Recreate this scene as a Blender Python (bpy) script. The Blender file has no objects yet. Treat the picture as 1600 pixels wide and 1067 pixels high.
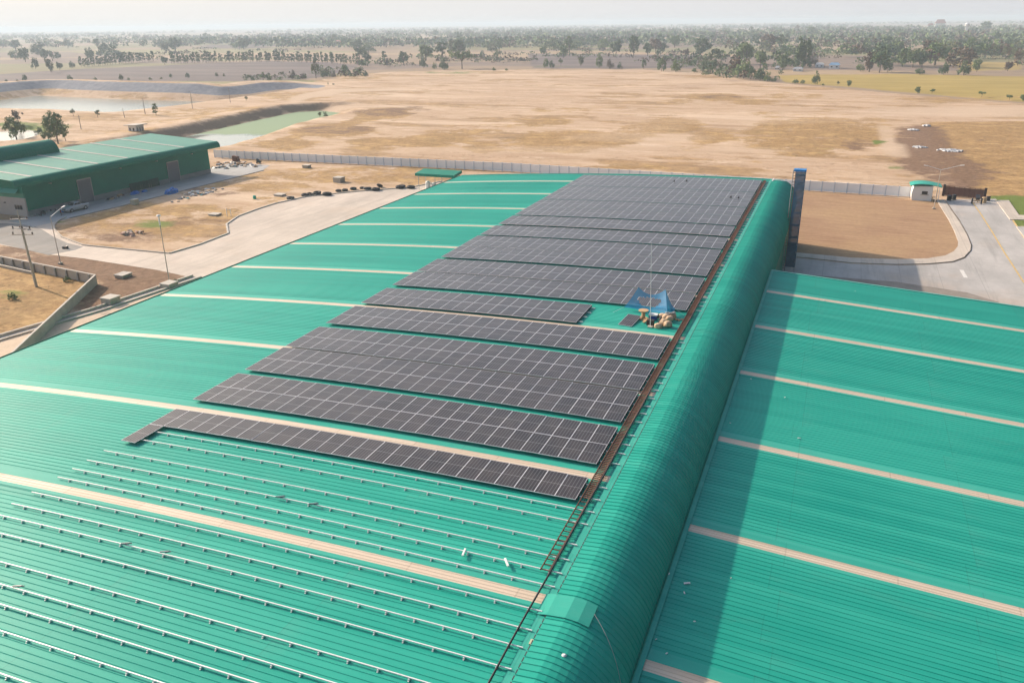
import bpy, bmesh, math, random
import numpy as np
from mathutils import Vector, Matrix, noise as mnoise
random.seed(7); RNG = np.random.default_rng(7)
C = bpy.context.scene.collection
PI = math.pi

# ------------------------------------------------------------------ camera
F_PX, PITCH, YAW, ROLL = 1264.58, 0.374781, -0.380897, -0.012132
CAM_Z = 33.0
_cp, _sp, _cy, _sy = math.cos(PITCH), math.sin(PITCH), math.cos(YAW), math.sin(YAW)
FWD = Vector((_sy*_cp, _cy*_cp, -_sp)); _r0 = Vector((_cy, -_sy, 0)); _u0 = _r0.cross(FWD)
RIGHT = math.cos(ROLL)*_r0 + math.sin(ROLL)*_u0
UP = -math.sin(ROLL)*_r0 + math.cos(ROLL)*_u0
cam = bpy.data.cameras.new('camera'); camo = bpy.data.objects.new('camera', cam); C.objects.link(camo)
m = Matrix((RIGHT, UP, -FWD)).transposed().to_4x4(); m.translation = (0, 0, CAM_Z)
camo.matrix_world = m
cam.sensor_width = 36; cam.lens = F_PX/1600*36; cam.clip_end = 40000; cam.clip_start = 0.5
bpy.context.scene.camera = camo

def at(x, y, z=0.0):
    """point of the surveyed photo pixel (1600 wide) on the horizontal level z"""
    d = FWD + RIGHT*((x-800)/F_PX) - UP*((y-533.5)/F_PX)
    k = (z-CAM_Z)/d.z
    return Vector((d.x*k, d.y*k, z))
def at_y(x, y, Y):
    d = FWD + RIGHT*((x-800)/F_PX) - UP*((y-533.5)/F_PX)
    k = Y/d.y
    return Vector((d.x*k, Y, CAM_Z+d.z*k))
def survey(P):
    P = np.asarray(P, float) - np.array([0, 0, CAM_Z])
    d = P @ np.array(FWD); ok = d > 1
    d = np.where(ok, d, 1)
    return 800+F_PX*(P @ np.array(RIGHT))/d, 533.5-F_PX*(P @ np.array(UP))/d, ok

# ------------------------------------------------------------------ materials
def nodes(name):
    mt = bpy.data.materials.new(name); mt.use_nodes = True
    nt = mt.node_tree; nt.nodes.clear()
    out = nt.nodes.new('ShaderNodeOutputMaterial'); b = nt.nodes.new('ShaderNodeBsdfPrincipled')
    nt.links.new(b.outputs[0], out.inputs[0])
    return mt, nt, b
def L(nt, a, b): nt.links.new(a, b)
def mixc(nt, fac, a, b):
    n = nt.nodes.new('ShaderNodeMix'); n.data_type = 'RGBA'
    for sock, v in ((n.inputs[0], fac), (n.inputs[6], a), (n.inputs[7], b)):
        if hasattr(v, 'links'): L(nt, v, sock)
        elif isinstance(v, (int, float)): sock.default_value = v
        else: sock.default_value = (*v, 1)
    return n.outputs[2]
def noise(nt, vec, scale, detail=4, rough=.55, stretch=None):
    if stretch:
        mp = nt.nodes.new('ShaderNodeMapping'); mp.inputs[3].default_value = stretch; L(nt, vec, mp.inputs[0]); vec = mp.outputs[0]
    n = nt.nodes.new('ShaderNodeTexNoise'); n.inputs['Scale'].default_value = scale
    n.inputs['Detail'].default_value = detail; n.inputs['Roughness'].default_value = rough
    L(nt, vec, n.inputs['Vector']); return n.outputs['Fac']
def ramp(nt, fac, lo, hi, a=0, b=1):
    n = nt.nodes.new('ShaderNodeMapRange'); n.clamp = True
    n.inputs[1].default_value = lo; n.inputs[2].default_value = hi; n.inputs[3].default_value = a; n.inputs[4].default_value = b
    L(nt, fac, n.inputs[0]); return n.outputs[0]
def math_(nt, op, a, b):
    n = nt.nodes.new('ShaderNodeMath'); n.operation = op
    for i, v in enumerate((a, b)):
        if hasattr(v, 'links'): L(nt, v, n.inputs[i])
        else: n.inputs[i].default_value = v
    return n.outputs[0]
def pos(nt):
    return nt.nodes.new('ShaderNodeNewGeometry').outputs['Position']
def mul(col, k): return tuple(min(1, c*k) for c in col)
MATS = {}
def mat(name, col, rough=.7, var=.18, scale=.6, metal=0, spec=.4, stretch=None, col2=None):
    """painted / mineral surface with two scales of wear"""
    if name in MATS: return MATS[name]
    mt, nt, b = nodes(name)
    p = pos(nt)
    n1 = noise(nt, p, scale, 5, .6, stretch); n2 = noise(nt, p, scale*9, 3, .6)
    f = math_(nt, 'ADD', math_(nt, 'MULTIPLY', n1, .65), math_(nt, 'MULTIPLY', n2, .35))
    f = ramp(nt, f, .3, .7)
    c = mixc(nt, f, mul(col, 1-var), col2 or mul(col, 1+var))
    L(nt, c, b.inputs['Base Color'])
    b.inputs['Roughness'].default_value = rough; b.inputs['Metallic'].default_value = metal
    b.inputs['Specular IOR Level'].default_value = spec
    MATS[name] = mt; return mt

def roof_mat(name, col, rough=.38):
    mt, nt, b = nodes(name); p = pos(nt)
    sep = nt.nodes.new('ShaderNodeSeparateXYZ'); L(nt, p, sep.inputs[0])
    # every rolled sheet (about 0.68 m wide) aged a little differently
    w = nt.nodes.new('ShaderNodeTexWhiteNoise'); w.noise_dimensions = '1D'
    L(nt, math_(nt, 'FLOOR', math_(nt, 'DIVIDE', sep.outputs[1], .68), 0), w.inputs['W'])
    big = noise(nt, p, .09, 4, .6); streak = noise(nt, p, .8, 4, .65, (.12, 1.6, 1)); fine = noise(nt, p, 7, 3, .7)
    f = math_(nt, 'ADD', math_(nt, 'MULTIPLY', big, .42), math_(nt, 'MULTIPLY', streak, .38))
    f = math_(nt, 'ADD', f, math_(nt, 'MULTIPLY', w.outputs[0], .22)); f = math_(nt, 'ADD', f, math_(nt, 'MULTIPLY', fine, .1))
    c = mixc(nt, ramp(nt, f, .32, .68), mul(col, .84), (col[0]*1.9+.016, col[1]*1.12, col[2]*1.12))
    dust = ramp(nt, noise(nt, p, .35, 6, .7, (.35, 1, 1)), .58, .82, 0, .10)
    c = mixc(nt, dust, c, (.34, .36, .30))
    # end laps of the long sheets and run-off grime below them
    wl = nt.nodes.new('ShaderNodeTexWhiteNoise'); wl.noise_dimensions = '1D'
    L(nt, math_(nt, 'FLOOR', math_(nt, 'DIVIDE', sep.outputs[1], 2.04), 0), wl.inputs['W'])
    lx = math_(nt, 'FRACT', math_(nt, 'ADD', math_(nt, 'DIVIDE', sep.outputs[0], 9.3), math_(nt, 'MULTIPLY', math_(nt, 'GREATER_THAN', wl.outputs[0], .5), .06)), 0)
    c = mixc(nt, math_(nt, 'MULTIPLY', math_(nt, 'LESS_THAN', lx, .006), .22), c, mul(col, .45))
    c = mixc(nt, math_(nt, 'MULTIPLY', ramp(nt, lx, .006, .12, .16, 0), ramp(nt, streak, .45, .65)), c, (.12, .30, .25))
    L(nt, c, b.inputs['Base Color'])
    L(nt, ramp(nt, f, .3, .7, rough, rough+.16), b.inputs['Roughness'])
    b.inputs['Specular IOR Level'].default_value = .13
    bp = nt.nodes.new('ShaderNodeBump'); bp.inputs['Strength'].default_value = .12; bp.inputs['Distance'].default_value = .04
    L(nt, noise(nt, p, .9, 3, .5, (.5, 1, 1)), bp.inputs['Height']); L(nt, bp.outputs[0], b.inputs['Normal'])
    MATS[name] = mt; return mt
GREEN = roof_mat('green_roof_paint', (.008, .345, .262))
GREEN_FLAT = roof_mat('green_flashing_paint', (.024, .375, .29), .45)
GREEN_WALL = mat('green_wall_paint', (.005, .21, .135), .55, .12, .3, spec=.15)
TRIM = mat('pale_green_trim', (.10, .42, .34), .45, .1)
def skylight_mat():
    mt, nt, b = nodes('fibreglass_skylight'); p = pos(nt)
    sep = nt.nodes.new('ShaderNodeSeparateXYZ'); L(nt, p, sep.inputs[0])
    w = nt.nodes.new('ShaderNodeTexWhiteNoise'); w.noise_dimensions = '2D'
    cb = nt.nodes.new('ShaderNodeCombineXYZ'); L(nt, math_(nt, 'FLOOR', math_(nt, 'DIVIDE', sep.outputs[0], 5.4), 0), cb.inputs[0]); L(nt, math_(nt, 'FLOOR', math_(nt, 'DIVIDE', sep.outputs[1], .34), 0), cb.inputs[1]); L(nt, cb.outputs[0], w.inputs['Vector'])
    c = mixc(nt, w.outputs[0], (.57, .465, .35), (.66, .55, .43))
    g = noise(nt, p, .7, 6, .7, (.25, 2.2, 1)); c = mixc(nt, ramp(nt, g, .5, .78, 0, .4), c, (.42, .32, .23))
    lx = math_(nt, 'FRACT', math_(nt, 'DIVIDE', sep.outputs[0], 5.4), 0)
    c = mixc(nt, math_(nt, 'MULTIPLY', math_(nt, 'LESS_THAN', lx, .014), .25), c, (.25, .18, .12))
    L(nt, c, b.inputs['Base Color']); b.inputs['Roughness'].default_value = .5; b.inputs['Specular IOR Level'].default_value = .3
    return mt
SKYL = skylight_mat()
FRAME = mat('anodised_frame', (.64, .64, .66), .4, .08, 2, metal=.1)
RAIL = mat('galvanised_rail', (.74, .74, .72), .42, .06, 2, metal=.15)
RUST = mat('rusted_steel', (.14, .062, .038), .85, .35, 2.2)
BLACK = mat('black_rubber', (.018, .018, .02), .6, .2, 3)
CONC = mat('concrete', (.43, .38, .32), .85, .14, .35)
CONCL = mat('pale_concrete', (.50, .46, .40), .85, .12, .4)
CONCD = mat('grey_concrete', (.30, .29, .28), .85, .15, .5)
WHITE = mat('white_paint', (.74, .74, .73), .55, .07, .5)
STEEL = mat('grey_steel', (.42, .42, .42), .45, .12, 2, metal=.4)
DARK = mat('dark_steel', (.05, .05, .055), .5, .2, 2)
BEIGE = mat('beige_plaster', (.46, .41, .37), .8, .08, .5)
DOORG = mat('grey_shutter', (.17, .17, .19), .5, .08, .5, stretch=(1, 1, 8))
GLASS = mat('dark_glass', (.03, .035, .04), .12, .1, 1, spec=.6)
BLUE = mat('blue_tarpaulin', (.012, .15, .50), .5, .25, 1.5)
SACK = mat('woven_sack', (.56, .40, .26), .85, .2, 3)
WOOD = mat('raw_timber', (.50, .32, .17), .8, .25, 4)
SILVER = mat('silver_car_paint', (.50, .52, .54), .28, .05, 1, metal=.5)
TYRE = mat('tyre_rubber', (.02, .02, .022), .75, .3, 3)
POLE = mat('pole_concrete', (.45, .41, .36), .8, .12, 1)
BARK = mat('bark', (.13, .10, .075), .9, .25, 2)
PALEBARK = mat('pale_bark', (.40, .34, .28), .9, .2, 2)
RED = mat('red_paint', (.35, .03, .025), .45, .15, 2)
REDROOF = mat('red_tile_roof', (.28, .06, .05), .7, .2, .4)
BLUEROOF = mat('blue_roof_sheet', (.17, .30, .45), .5, .15, .5)

def leaf_mat(name, a, b_):
    mt, nt, b = nodes(name)
    g = nt.nodes.new('ShaderNodeNewGeometry'); oi = nt.nodes.new('ShaderNodeObjectInfo')
    f = math_(nt, 'ADD', math_(nt, 'MULTIPLY', g.outputs['Random Per Island'], .6), math_(nt, 'MULTIPLY', oi.outputs['Random'], .4))
    L(nt, mixc(nt, f, a, b_), b.inputs['Base Color'])
    b.inputs['Roughness'].default_value = .6; b.inputs['Specular IOR Level'].default_value = .25
    MATS[name] = mt; return mt
LEAF = {'dark': leaf_mat('dark_leaves', (.055, .10, .036), (.125, .18, .075)),
        'mid': leaf_mat('green_leaves', (.095, .155, .045), (.19, .25, .09)),
        'pale': leaf_mat('pale_leaves', (.10, .12, .05), (.19, .20, .09)),
        'red': leaf_mat('reddish_leaves', (.09, .055, .035), (.17, .11, .06)),
        'twig': leaf_mat('bare_twigs', (.13, .11, .09), (.22, .19, .16))}

def panel_mat():
    mt, nt, b = nodes('solar_glass')
    tc = nt.nodes.new('ShaderNodeTexCoord'); sep = nt.nodes.new('ShaderNodeSeparateXYZ'); L(nt, tc.outputs['Object'], sep.inputs[0])
    oi = nt.nodes.new('ShaderNodeObjectInfo')
    fx = math_(nt, 'FRACT', math_(nt, 'DIVIDE', math_(nt, 'ADD', sep.outputs[0], .57), .19), 0)
    cell = math_(nt, 'LESS_THAN', math_(nt, 'ABSOLUTE', math_(nt, 'SUBTRACT', fx, .5), 0), .425)
    fine = math_(nt, 'FRACT', math_(nt, 'DIVIDE', sep.outputs[0], .021), 0)
    bus = math_(nt, 'MULTIPLY', math_(nt, 'LESS_THAN', fine, .12), .18)
    half = math_(nt, 'LESS_THAN', math_(nt, 'ABSOLUTE', sep.outputs[1], 0), .014)
    dust = noise(nt, pos(nt), .8, 4, .65)
    base = mixc(nt, oi.outputs['Random'], (.020, .016, .0165), (.034, .027, .028))
    base = mixc(nt, ramp(nt, dust, .4, .75, 0, .20), base, (.20, .16, .13))
    base = mixc(nt, bus, base, (.22, .22, .22))
    c = mixc(nt, cell, (.15, .145, .145), base)
    c = mixc(nt, math_(nt, 'MULTIPLY', half, .55), c, (.42, .42, .42))
    L(nt, c, b.inputs['Base Color']); b.inputs['Roughness'].default_value = .30
    b.inputs['Specular IOR Level'].default_value = .24
    return mt
PV = panel_mat()

# ------------------------------------------------------------------ mesh helpers
class MB:
    def __init__(s): s.v = []; s.f = []; s.m = []
    def add(s, vs, fs, mi=0):
        o = len(s.v); s.v += [tuple(v) for v in vs]
        s.f += [tuple(i+o for i in f) for f in fs]; s.m += [mi]*len(fs); return s
    def box(s, x0, x1, y0, y1, z0, z1, mi=0):
        return s.hexa([(x0,y0,z0),(x1,y0,z0),(x1,y1,z0),(x0,y1,z0),(x0,y0,z1),(x1,y0,z1),(x1,y1,z1),(x0,y1,z1)], mi)
    def hexa(s, p, mi=0):
        return s.add(p, [(0,3,2,1),(4,5,6,7),(0,1,5,4),(1,2,6,5),(2,3,7,6),(3,0,4,7)], mi)
    def bar(s, a, b, w, h, mi=0):
        a, b = Vector(a), Vector(b); d = (b-a).normalized()
        up = Vector((0,0,1)) if abs(d.z) < .95 else Vector((0,1,0))
        sd = d.cross(up).normalized()*(w/2); u = sd.cross(d).normalized()*(h/2)
        q = [a-sd-u, a+sd-u, b+sd-u, b-sd-u, a-sd+u, a+sd+u, b+sd+u, b-sd+u]
        return s.hexa(q, mi)
    def tube(s, pts, r, n=8, mi=0, cap=True):
        pts = [Vector(p) for p in pts]; rs = r if isinstance(r, (list, tuple)) else [r]*len(pts)
        o = len(s.v); prev = None
        for i, p in enumerate(pts):
            d = (pts[min(i+1, len(pts)-1)]-pts[max(i-1, 0)]).normalized()
            up = Vector((0,0,1)) if abs(d.z) < .9 else Vector((1,0,0))
            a = d.cross(up).normalized(); b = d.cross(a).normalized()
            for k in range(n):
                t = 2*PI*k/n; s.v.append(tuple(p+a*math.cos(t)*rs[i]+b*math.sin(t)*rs[i]))
        for i in range(len(pts)-1):
            for k in range(n):
                s.f.append((o+i*n+k, o+i*n+(k+1)%n, o+(i+1)*n+(k+1)%n, o+(i+1)*n+k)); s.m.append(mi)
        if cap:
            s.f.append(tuple(o+k for k in range(n))); s.f.append(tuple(o+(len(pts)-1)*n+k for k in reversed(range(n)))); s.m += [mi, mi]
        return s
    def lathe(s, prof, n=16, c=(0,0,0), mi=0):
        o = len(s.v)
        for r, z in prof:
            for k in range(n): s.v.append((c[0]+r*math.cos(2*PI*k/n), c[1]+r*math.sin(2*PI*k/n), c[2]+z))
        for i in range(len(prof)-1):
            for k in range(n):
                s.f.append((o+i*n+k, o+i*n+(k+1)%n, o+(i+1)*n+(k+1)%n, o+(i+1)*n+k)); s.m.append(mi)
        s.f.append(tuple(o+k for k in reversed(range(n)))); s.f.append(tuple(o+(len(prof)-1)*n+k for k in range(n))); s.m += [mi, mi]
        return s
    def prism(s, poly, z0, z1, mi=0):
        n = len(poly); vs = [(p[0], p[1], z0) for p in poly]+[(p[0], p[1], z1) for p in poly]
        a = sum(poly[i][0]*poly[(i+1)%n][1]-poly[(i+1)%n][0]*poly[i][1] for i in range(n))
        fs = [tuple(range(n, 2*n)), tuple(reversed(range(n)))]+[(i, (i+1)%n, n+(i+1)%n, n+i) for i in range(n)]
        if a < 0: fs = [tuple(reversed(f)) for f in fs]
        return s.add(vs, fs, mi)
    def strip(s, prof, y0, y1, mi=0):
        """profile [(x,z)] swept along y"""
        n = len(prof); vs = [(x, y0, z) for x, z in prof]+[(x, y1, z) for x, z in prof]
        return s.add(vs, [(i, i+1, n+i+1, n+i) for i in range(n-1)], mi)
    def rock(s, c, r, rnd, mi=0):
        vs = []; o = [(-1,-1,-.5),(1,-1,-.5),(1,1,-.5),(-1,1,-.5),(-.7,-.7,.7),(.7,-.7,.7),(.7,.7,.7),(-.7,.7,.7)]
        a = rnd.uniform(0, PI); ca, sa = math.cos(a), math.sin(a)
        for x, y, z in o:
            x *= r[0]*rnd.uniform(.6, 1.1); y *= r[1]*rnd.uniform(.6, 1.1); z *= r[2]*rnd.uniform(.6, 1.1)
            vs.append((c[0]+x*ca-y*sa, c[1]+x*sa+y*ca, c[2]+z))
        return s.hexa(vs, mi)
    def mesh(s, name, mats, smooth=False):
        me = bpy.data.meshes.new(name); me.from_pydata(s.v, [], s.f)
        for mt in (mats if isinstance(mats, (list, tuple)) else [mats]): me.materials.append(mt)
        if any(s.m): me.polygons.foreach_set('material_index', s.m)
        if smooth: me.polygons.foreach_set('use_smooth', [True]*len(s.f))
        me.update(); return me
    def build(s, name, mats, parent=None, smooth=False, loc=None):
        o = bpy.data.objects.new(name, s.mesh(name, mats, smooth)); C.objects.link(o)
        if loc is not None: o.location = loc
        if parent is not None: adopt(o, parent)
        return o
def adopt(o, parent):
    """o's coordinates are world coordinates; keep them under the parent"""
    o.parent = parent; o.matrix_parent_inverse = Matrix.LocRotScale(parent.location, parent.rotation_euler, parent.scale).inverted()
def rel(o, parent): o.parent = parent; return o
def tag(o, label, cat, group=None):
    o['label'] = label; o['category'] = cat
    if group: o['group'] = group
    return o
def thing(name, label, cat, loc=(0,0,0), rz=0, group=None):
    o = bpy.data.objects.new(name, None); C.objects.link(o); o.location = loc; o.rotation_euler = (0, 0, rz)
    o.empty_display_size = .3
    return tag(o, label, cat, group)
def structure(o): o['kind'] = 'structure'; return o
def stuff(o): o['kind'] = 'stuff'; return o
def copy_tree(o, parent=None):
    c = o.copy(); C.objects.link(c)
    if parent is not None: c.parent = parent
    for ch in o.children: copy_tree(ch, c)
    return c
def sheet(name, poly, z, mt, res=None):
    b = MB(); n = len(poly); vs = [(p[0], p[1], z) for p in poly]
    a = sum(poly[i][0]*poly[(i+1)%n][1]-poly[(i+1)%n][0]*poly[i][1] for i in range(n))
    b.add(vs, [tuple(range(n)) if a > 0 else tuple(reversed(range(n)))])
    return structure(b.build(name, mt))
def smoothpoly(pts, n=5):
    """round a closed outline (Chaikin)"""
    for _ in range(n):
        q = []
        for i in range(len(pts)):
            a, b = pts[i], pts[(i+1) % len(pts)]
            q += [a*.75+b*.25, a*.25+b*.75]
        pts = q
    return pts

# ------------------------------------------------------------------ light and air
SUN_EL, SUN_AZ = math.radians(25.4), math.radians(-15)    # azimuth measured from -X towards -Y
to_sun = Vector((-math.cos(SUN_AZ)*math.cos(SUN_EL), -math.sin(SUN_AZ)*math.cos(SUN_EL), math.sin(SUN_EL)))
sl = bpy.data.lights.new('sun', 'SUN'); so = bpy.data.objects.new('sun', sl); C.objects.link(so)
sl.energy = 3.6; sl.angle = math.radians(.6); sl.color = (1, .82, .64)
so.rotation_euler = to_sun.to_track_quat('Z', 'Y').to_euler()
W = bpy.data.worlds.new('World'); bpy.context.scene.world = W; W.use_nodes = True
nt = W.node_tree; bg = nt.nodes['Background']
sky = nt.nodes.new('ShaderNodeTexSky'); sky.sky_type = 'NISHITA'; sky.sun_disc = False
sky.sun_elevation = SUN_EL; sky.sun_rotation = math.atan2(to_sun.x, to_sun.y)
sky.air_density = 1.0; sky.dust_density = 3.0; sky.ozone_density = 1.5; sky.altitude = 0
tcw = nt.nodes.new('ShaderNodeTexCoord'); sw = nt.nodes.new('ShaderNodeSeparateXYZ'); L(nt, tcw.outputs['Generated'], sw.inputs[0])
# the dusty air low over the horizon: whiter on the sun's side
side = ramp(nt, math_(nt, 'ADD', math_(nt, 'MULTIPLY', sw.outputs[0], to_sun.x), math_(nt, 'MULTIPLY', sw.outputs[1], to_sun.y)), -.1, .85)
opp = ramp(nt, math_(nt, 'ADD', math_(nt, 'MULTIPLY', sw.outputs[0], to_sun.x), math_(nt, 'MULTIPLY', sw.outputs[1], to_sun.y)), -.6, .08, .20, 1)
low = mixc(nt, side, (2.72, 2.73, 2.9), (3.6, 3.52, 3.42))
vm = nt.nodes.new('ShaderNodeVectorMath'); vm.operation = 'SCALE'
L(nt, mixc(nt, ramp(nt, sw.outputs[2], .02, .30, .97, .10), sky.outputs[0], low), vm.inputs[0]); L(nt, opp, vm.inputs['Scale']); L(nt, vm.outputs[0], bg.inputs[0]); bg.inputs[1].default_value = .15
sc = bpy.context.scene
sc.view_settings.view_transform = 'Standard'; sc.view_settings.look = 'None'; sc.view_settings.gamma = 1
sc.view_settings.exposure = .76
try:
    sc.cycles.use_denoising = True; sc.cycles.max_bounces = 8; sc.cycles.transparent_max_bounces = 12
    sc.cycles.volume_bounces = 1
except Exception: pass
mt = bpy.data.materials.new('haze'); mt.use_nodes = True; hn = mt.node_tree; hn.nodes.clear()
ho = hn.nodes.new('ShaderNodeOutputMaterial'); pv = hn.nodes.new('ShaderNodeVolumePrincipled'); L(hn, pv.outputs[0], ho.inputs['Volume'])
pv.inputs['Color'].default_value = (.66, .80, .93, 1); pv.inputs['Density'].default_value = .00027; pv.inputs['Anisotropy'].default_value = .12
hz = MB().box(-9700, 9700, -1200, 12800, -6.2, 46).build('haze', mt); stuff(hz)

# ------------------------------------------------------------------ terrain
def seg_dist(X, Y, poly, closed=True):
    d = np.full(X.shape, 1e9); n = len(poly)
    for i in range(n if closed else n-1):
        ax, ay = poly[i][0], poly[i][1]; bx, by = poly[(i+1) % n][0], poly[(i+1) % n][1]
        t = np.clip(((X-ax)*(bx-ax)+(Y-ay)*(by-ay))/((bx-ax)**2+(by-ay)**2+1e-9), 0, 1)
        d = np.minimum(d, np.hypot(X-ax-t*(bx-ax), Y-ay-t*(by-ay)))
    return d
def inside(X, Y, poly):
    c = np.zeros(X.shape, bool); n = len(poly)
    for i in range(n):
        ax, ay = poly[i][0], poly[i][1]; bx, by = poly[(i+1) % n][0], poly[(i+1) % n][1]
        k = (ay > Y) != (by > Y)
        with np.errstate(divide='ignore', invalid='ignore'):
            c ^= k & (X < (bx-ax)*(Y-ay)/(by-ay+1e-12)+ax)
    return c
RES = [at(x, y, -3.5) for x, y in ((-260,171),(-90,163),(0,157),(62,150),(140,154),(240,157.5),(340,159.5),(410,154),(452,147.5),(400,157),(300,171),(185,186),(100,181),(0,179),(-140,180),(-260,182))]
POND = [at(x, y, -2) for x, y in ((235,226),(300,212),(400,189),(462,176),(500,174),(536,178),(500,187),(440,201),(380,223),(335,236),(290,240))]
POOL = [at(x, y, -1) for x, y in ((-60,205),(0,206),(38,203),(62,206),(58,212),(20,222),(-60,226))]
RESFAR = RES[0:9]
def sm(t): t = np.clip(t, 0, 1); return t*t*(3-2*t)
def height(X, Y):
    h = np.zeros(X.shape)
    d = seg_dist(X, Y, RES); ins = inside(X, Y, RES); df = seg_dist(X, Y, RESFAR, False)
    far = (df <= d+.01) & ~ins; tp = np.clip((RES[8].x+4-X)/40, .08, 1)
    h = np.where(far, np.where(d < 20, -3.6+(3.6+4.0*tp)*np.clip(d/20, 0, 1), 4.0*tp*(1-sm((d-27)/18))), h)
    h = np.where(~far & ~ins & (d < 7), np.minimum(h, -3.6*(1-sm(d/7))), h)
    h = np.where(ins, -3.6-1.4*sm(d/6), h)
    d = seg_dist(X, Y, POND); ins = inside(X, Y, POND)
    h = np.where(~ins & (d < 8), np.minimum(h, -2.1*(1-sm(d/8))+.25*sm(d/8)), h); h = np.where(ins, -2.1-1.2*sm(d/4), h)
    dn = seg_dist(X, Y, POND[0:5], False); fr = (dn <= d+.01) & ~ins
    h = np.where(fr & (d < 24), np.where(d < 7, -2.1+3.1*np.clip(d/7, 0, 1), 1.0*(1-sm((d-12)/12))), h)
    d = seg_dist(X, Y, POOL); ins = inside(X, Y, POOL)
    h = np.where(~ins & (d < 5), np.minimum(h, -1.05*(1-sm(d/5))), h); h = np.where(ins, -1.05-.8*sm(d/4), h)
    return h
def axis(lo, hi, step, lim0, lim1, g):
    a = list(np.arange(lo, hi+.01, step)); s = step
    while a[-1] < lim1: s *= g; a.append(a[-1]+s)
    s = step; pre = []; x = lo
    while x > lim0: s *= g; x -= s; pre.append(x)
    return np.array(pre[::-1]+a)
gx = axis(-470, 110, 2.2, -8900, 8900, 1.05); gy = axis(30, 540, 2.2, -580, 11900, 1.025)
GX, GY = np.meshgrid(gx, gy); GZ = height(GX, GY)
GZ += np.where((GY > 190) & (GY < 640) & (GZ > -.2), .12*np.sin(GX*.11+GY*.05)*np.sin(GY*.09-GX*.03), 0)
px, py, ok = survey(np.stack([GX.ravel(), GY.ravel(), np.zeros(GX.size)], 1)); px = px.reshape(GX.shape); py = py.reshape(GX.shape); ok = ok.reshape(GX.shape)
def ell(lst):
    m = np.zeros(GX.shape)
    for cx, cy, rx, ry, s in lst:
        e = ((px-cx)/rx)**2+((py-cy)/ry)**2
        m = np.maximum(m, s*sm(1.18-e*.62))
    return np.where(ok, m, 0)
def polym(lst):
    m = np.zeros(GX.shape)
    for s, pl in lst: m = np.maximum(m, s*inside(px, py, pl))
    return np.where(ok, m, 0)
def blur(a, n=1):
    for _ in range(n):
        b = np.pad(a, 1, mode='edge'); a = (b[1:-1,1:-1]*2+b[:-2,1:-1]+b[2:,1:-1]+b[1:-1,:-2]+b[1:-1,2:])/6
    return a
site = np.where(ok, 0, 1.)
site = np.maximum(site, polym([(1, [(-400,135),(0,131),(60,128),(250,128),(420,134),(500,126),(520,121),(600,113),(700,110),(860,109),(1000,109),(1090,113),(1170,126),(1225,131),(1330,140),(1440,150),(1600,163),(2200,200),(2200,4000),(-2000,4000),(-2000,140)])]))
A_sand = blur(site)
A_grass = ell([(1275,205,120,20,.8),(1250,222,90,16,.8),(1330,214,60,20,.8),(1050,196,55,13,.75),(1010,203,45,11,.7),(900,219,105,15,.85),(850,190,48,7,.7),(870,233,75,9,.6),(1110,215,36,10,.8),(1215,205,28,18,.8),(1078,230,26,6,.6),(1260,240,50,6,.6),
   (1115,152,52,6,.8),(1180,160,45,5,.7),(1065,158,40,4,.5),(940,148,35,3,.4),(640,222,95,9,.85),(700,214,60,7,.8),(590,228,50,8,.7),(760,230,40,10,.7),(840,208,30,5,.5),(433,231,34,6,.7),(720,206,70,5,.6),(790,197,60,5,.5),(980,262,90,7,.5),(1150,255,60,5,.4),(700,262,160,6,.6),(560,272,80,10,.6),(470,285,90,12,.45),(640,278,50,8,.6),
   (1300,176,60,5,.4),(1210,178,60,4,.4),(1330,188,60,5,.5),(1030,170,30,4,.4),(880,172,70,5,.45),(1240,150,60,7,.5),(1320,158,60,4,.4),(1440,160,80,4,.4),(1500,155,120,5,.5),
   (1240,185,60,8,.4),(300,186,90,12,.5),(170,205,70,12,.4),(240,352,90,20,.62),(330,335,60,14,.6),(250,328,110,12,.62),(170,350,60,20,.6),(300,360,60,16,.6),(400,290,90,12,.6),(450,275,120,12,.62),(600,285,60,8,.6),(420,312,40,8,.55),(60,365,30,8,.5),(520,205,70,10,.9),(600,178,45,8,.9),(450,225,50,8,.8),(340,175,110,7,.6),(460,150,60,8,.6),(560,120,60,6,.5)])
A_grass = np.maximum(A_grass, polym([(.95, [(1440,192),(1540,190),(1700,190),(1700,312),(1540,312),(1500,285),(1470,250)]),(.9, [(-80,405),(0,410),(150,440),(0,590),(-80,640)]),(.85, [(392,228),(480,206),(560,182),(605,168),(650,171),(600,186),(520,204),(430,226)])]))
A_brown = ell([(1440,222,45,28,.9),(1455,250,60,25,.85),(1500,275,60,22,.7),(1420,205,30,10,.6),(1340,226,30,9,.6),(520,203,70,7,.6),(600,176,50,6,.6),(130,362,40,10,.6),(200,370,60,8,.75),(290,345,70,10,.5),(330,300,60,8,.5),(370,283,60,5,.5),(1560,215,60,8,.3),(1130,152,40,3,.5),(640,170,40,4,.5),(1580,262,40,8,.3),(205,366,40,6,.5),(250,450,40,14,.7)])
A_brown = np.maximum(A_brown, polym([(.95, [(153,444),(0,594),(0,660),(60,575),(310,440),(300,434),(245,420),(200,413),(130,402),(60,390),(0,374),(0,402),(60,418)])]))
A_green = ell([(1372,222,11,3.5,1),(1575,326,60,20,1.3),(1590,330,60,22,1.3),(95,345,8,6,.9),(235,350,35,7,.7),(190,340,10,4,.4),(60,200,50,8,.7),(20,196,40,6,.7),(100,196,25,5,.5),(20,460,25,8,.4),(440,128,60,4,.5),(860,104,40,2,.4),(700,114,60,2,.5),(1300,233,10,2,.5),(1400,262,18,4,.6),(270,436,20,4,.6),(620,100,40,3,.3)])
A_liner = np.zeros(GX.shape)
dR = seg_dist(GX, GY, RES); dF = seg_dist(GX, GY, RESFAR, False); inR = inside(GX, GY, RES)
farm = (dF <= dR+.01) & ~inR
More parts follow.
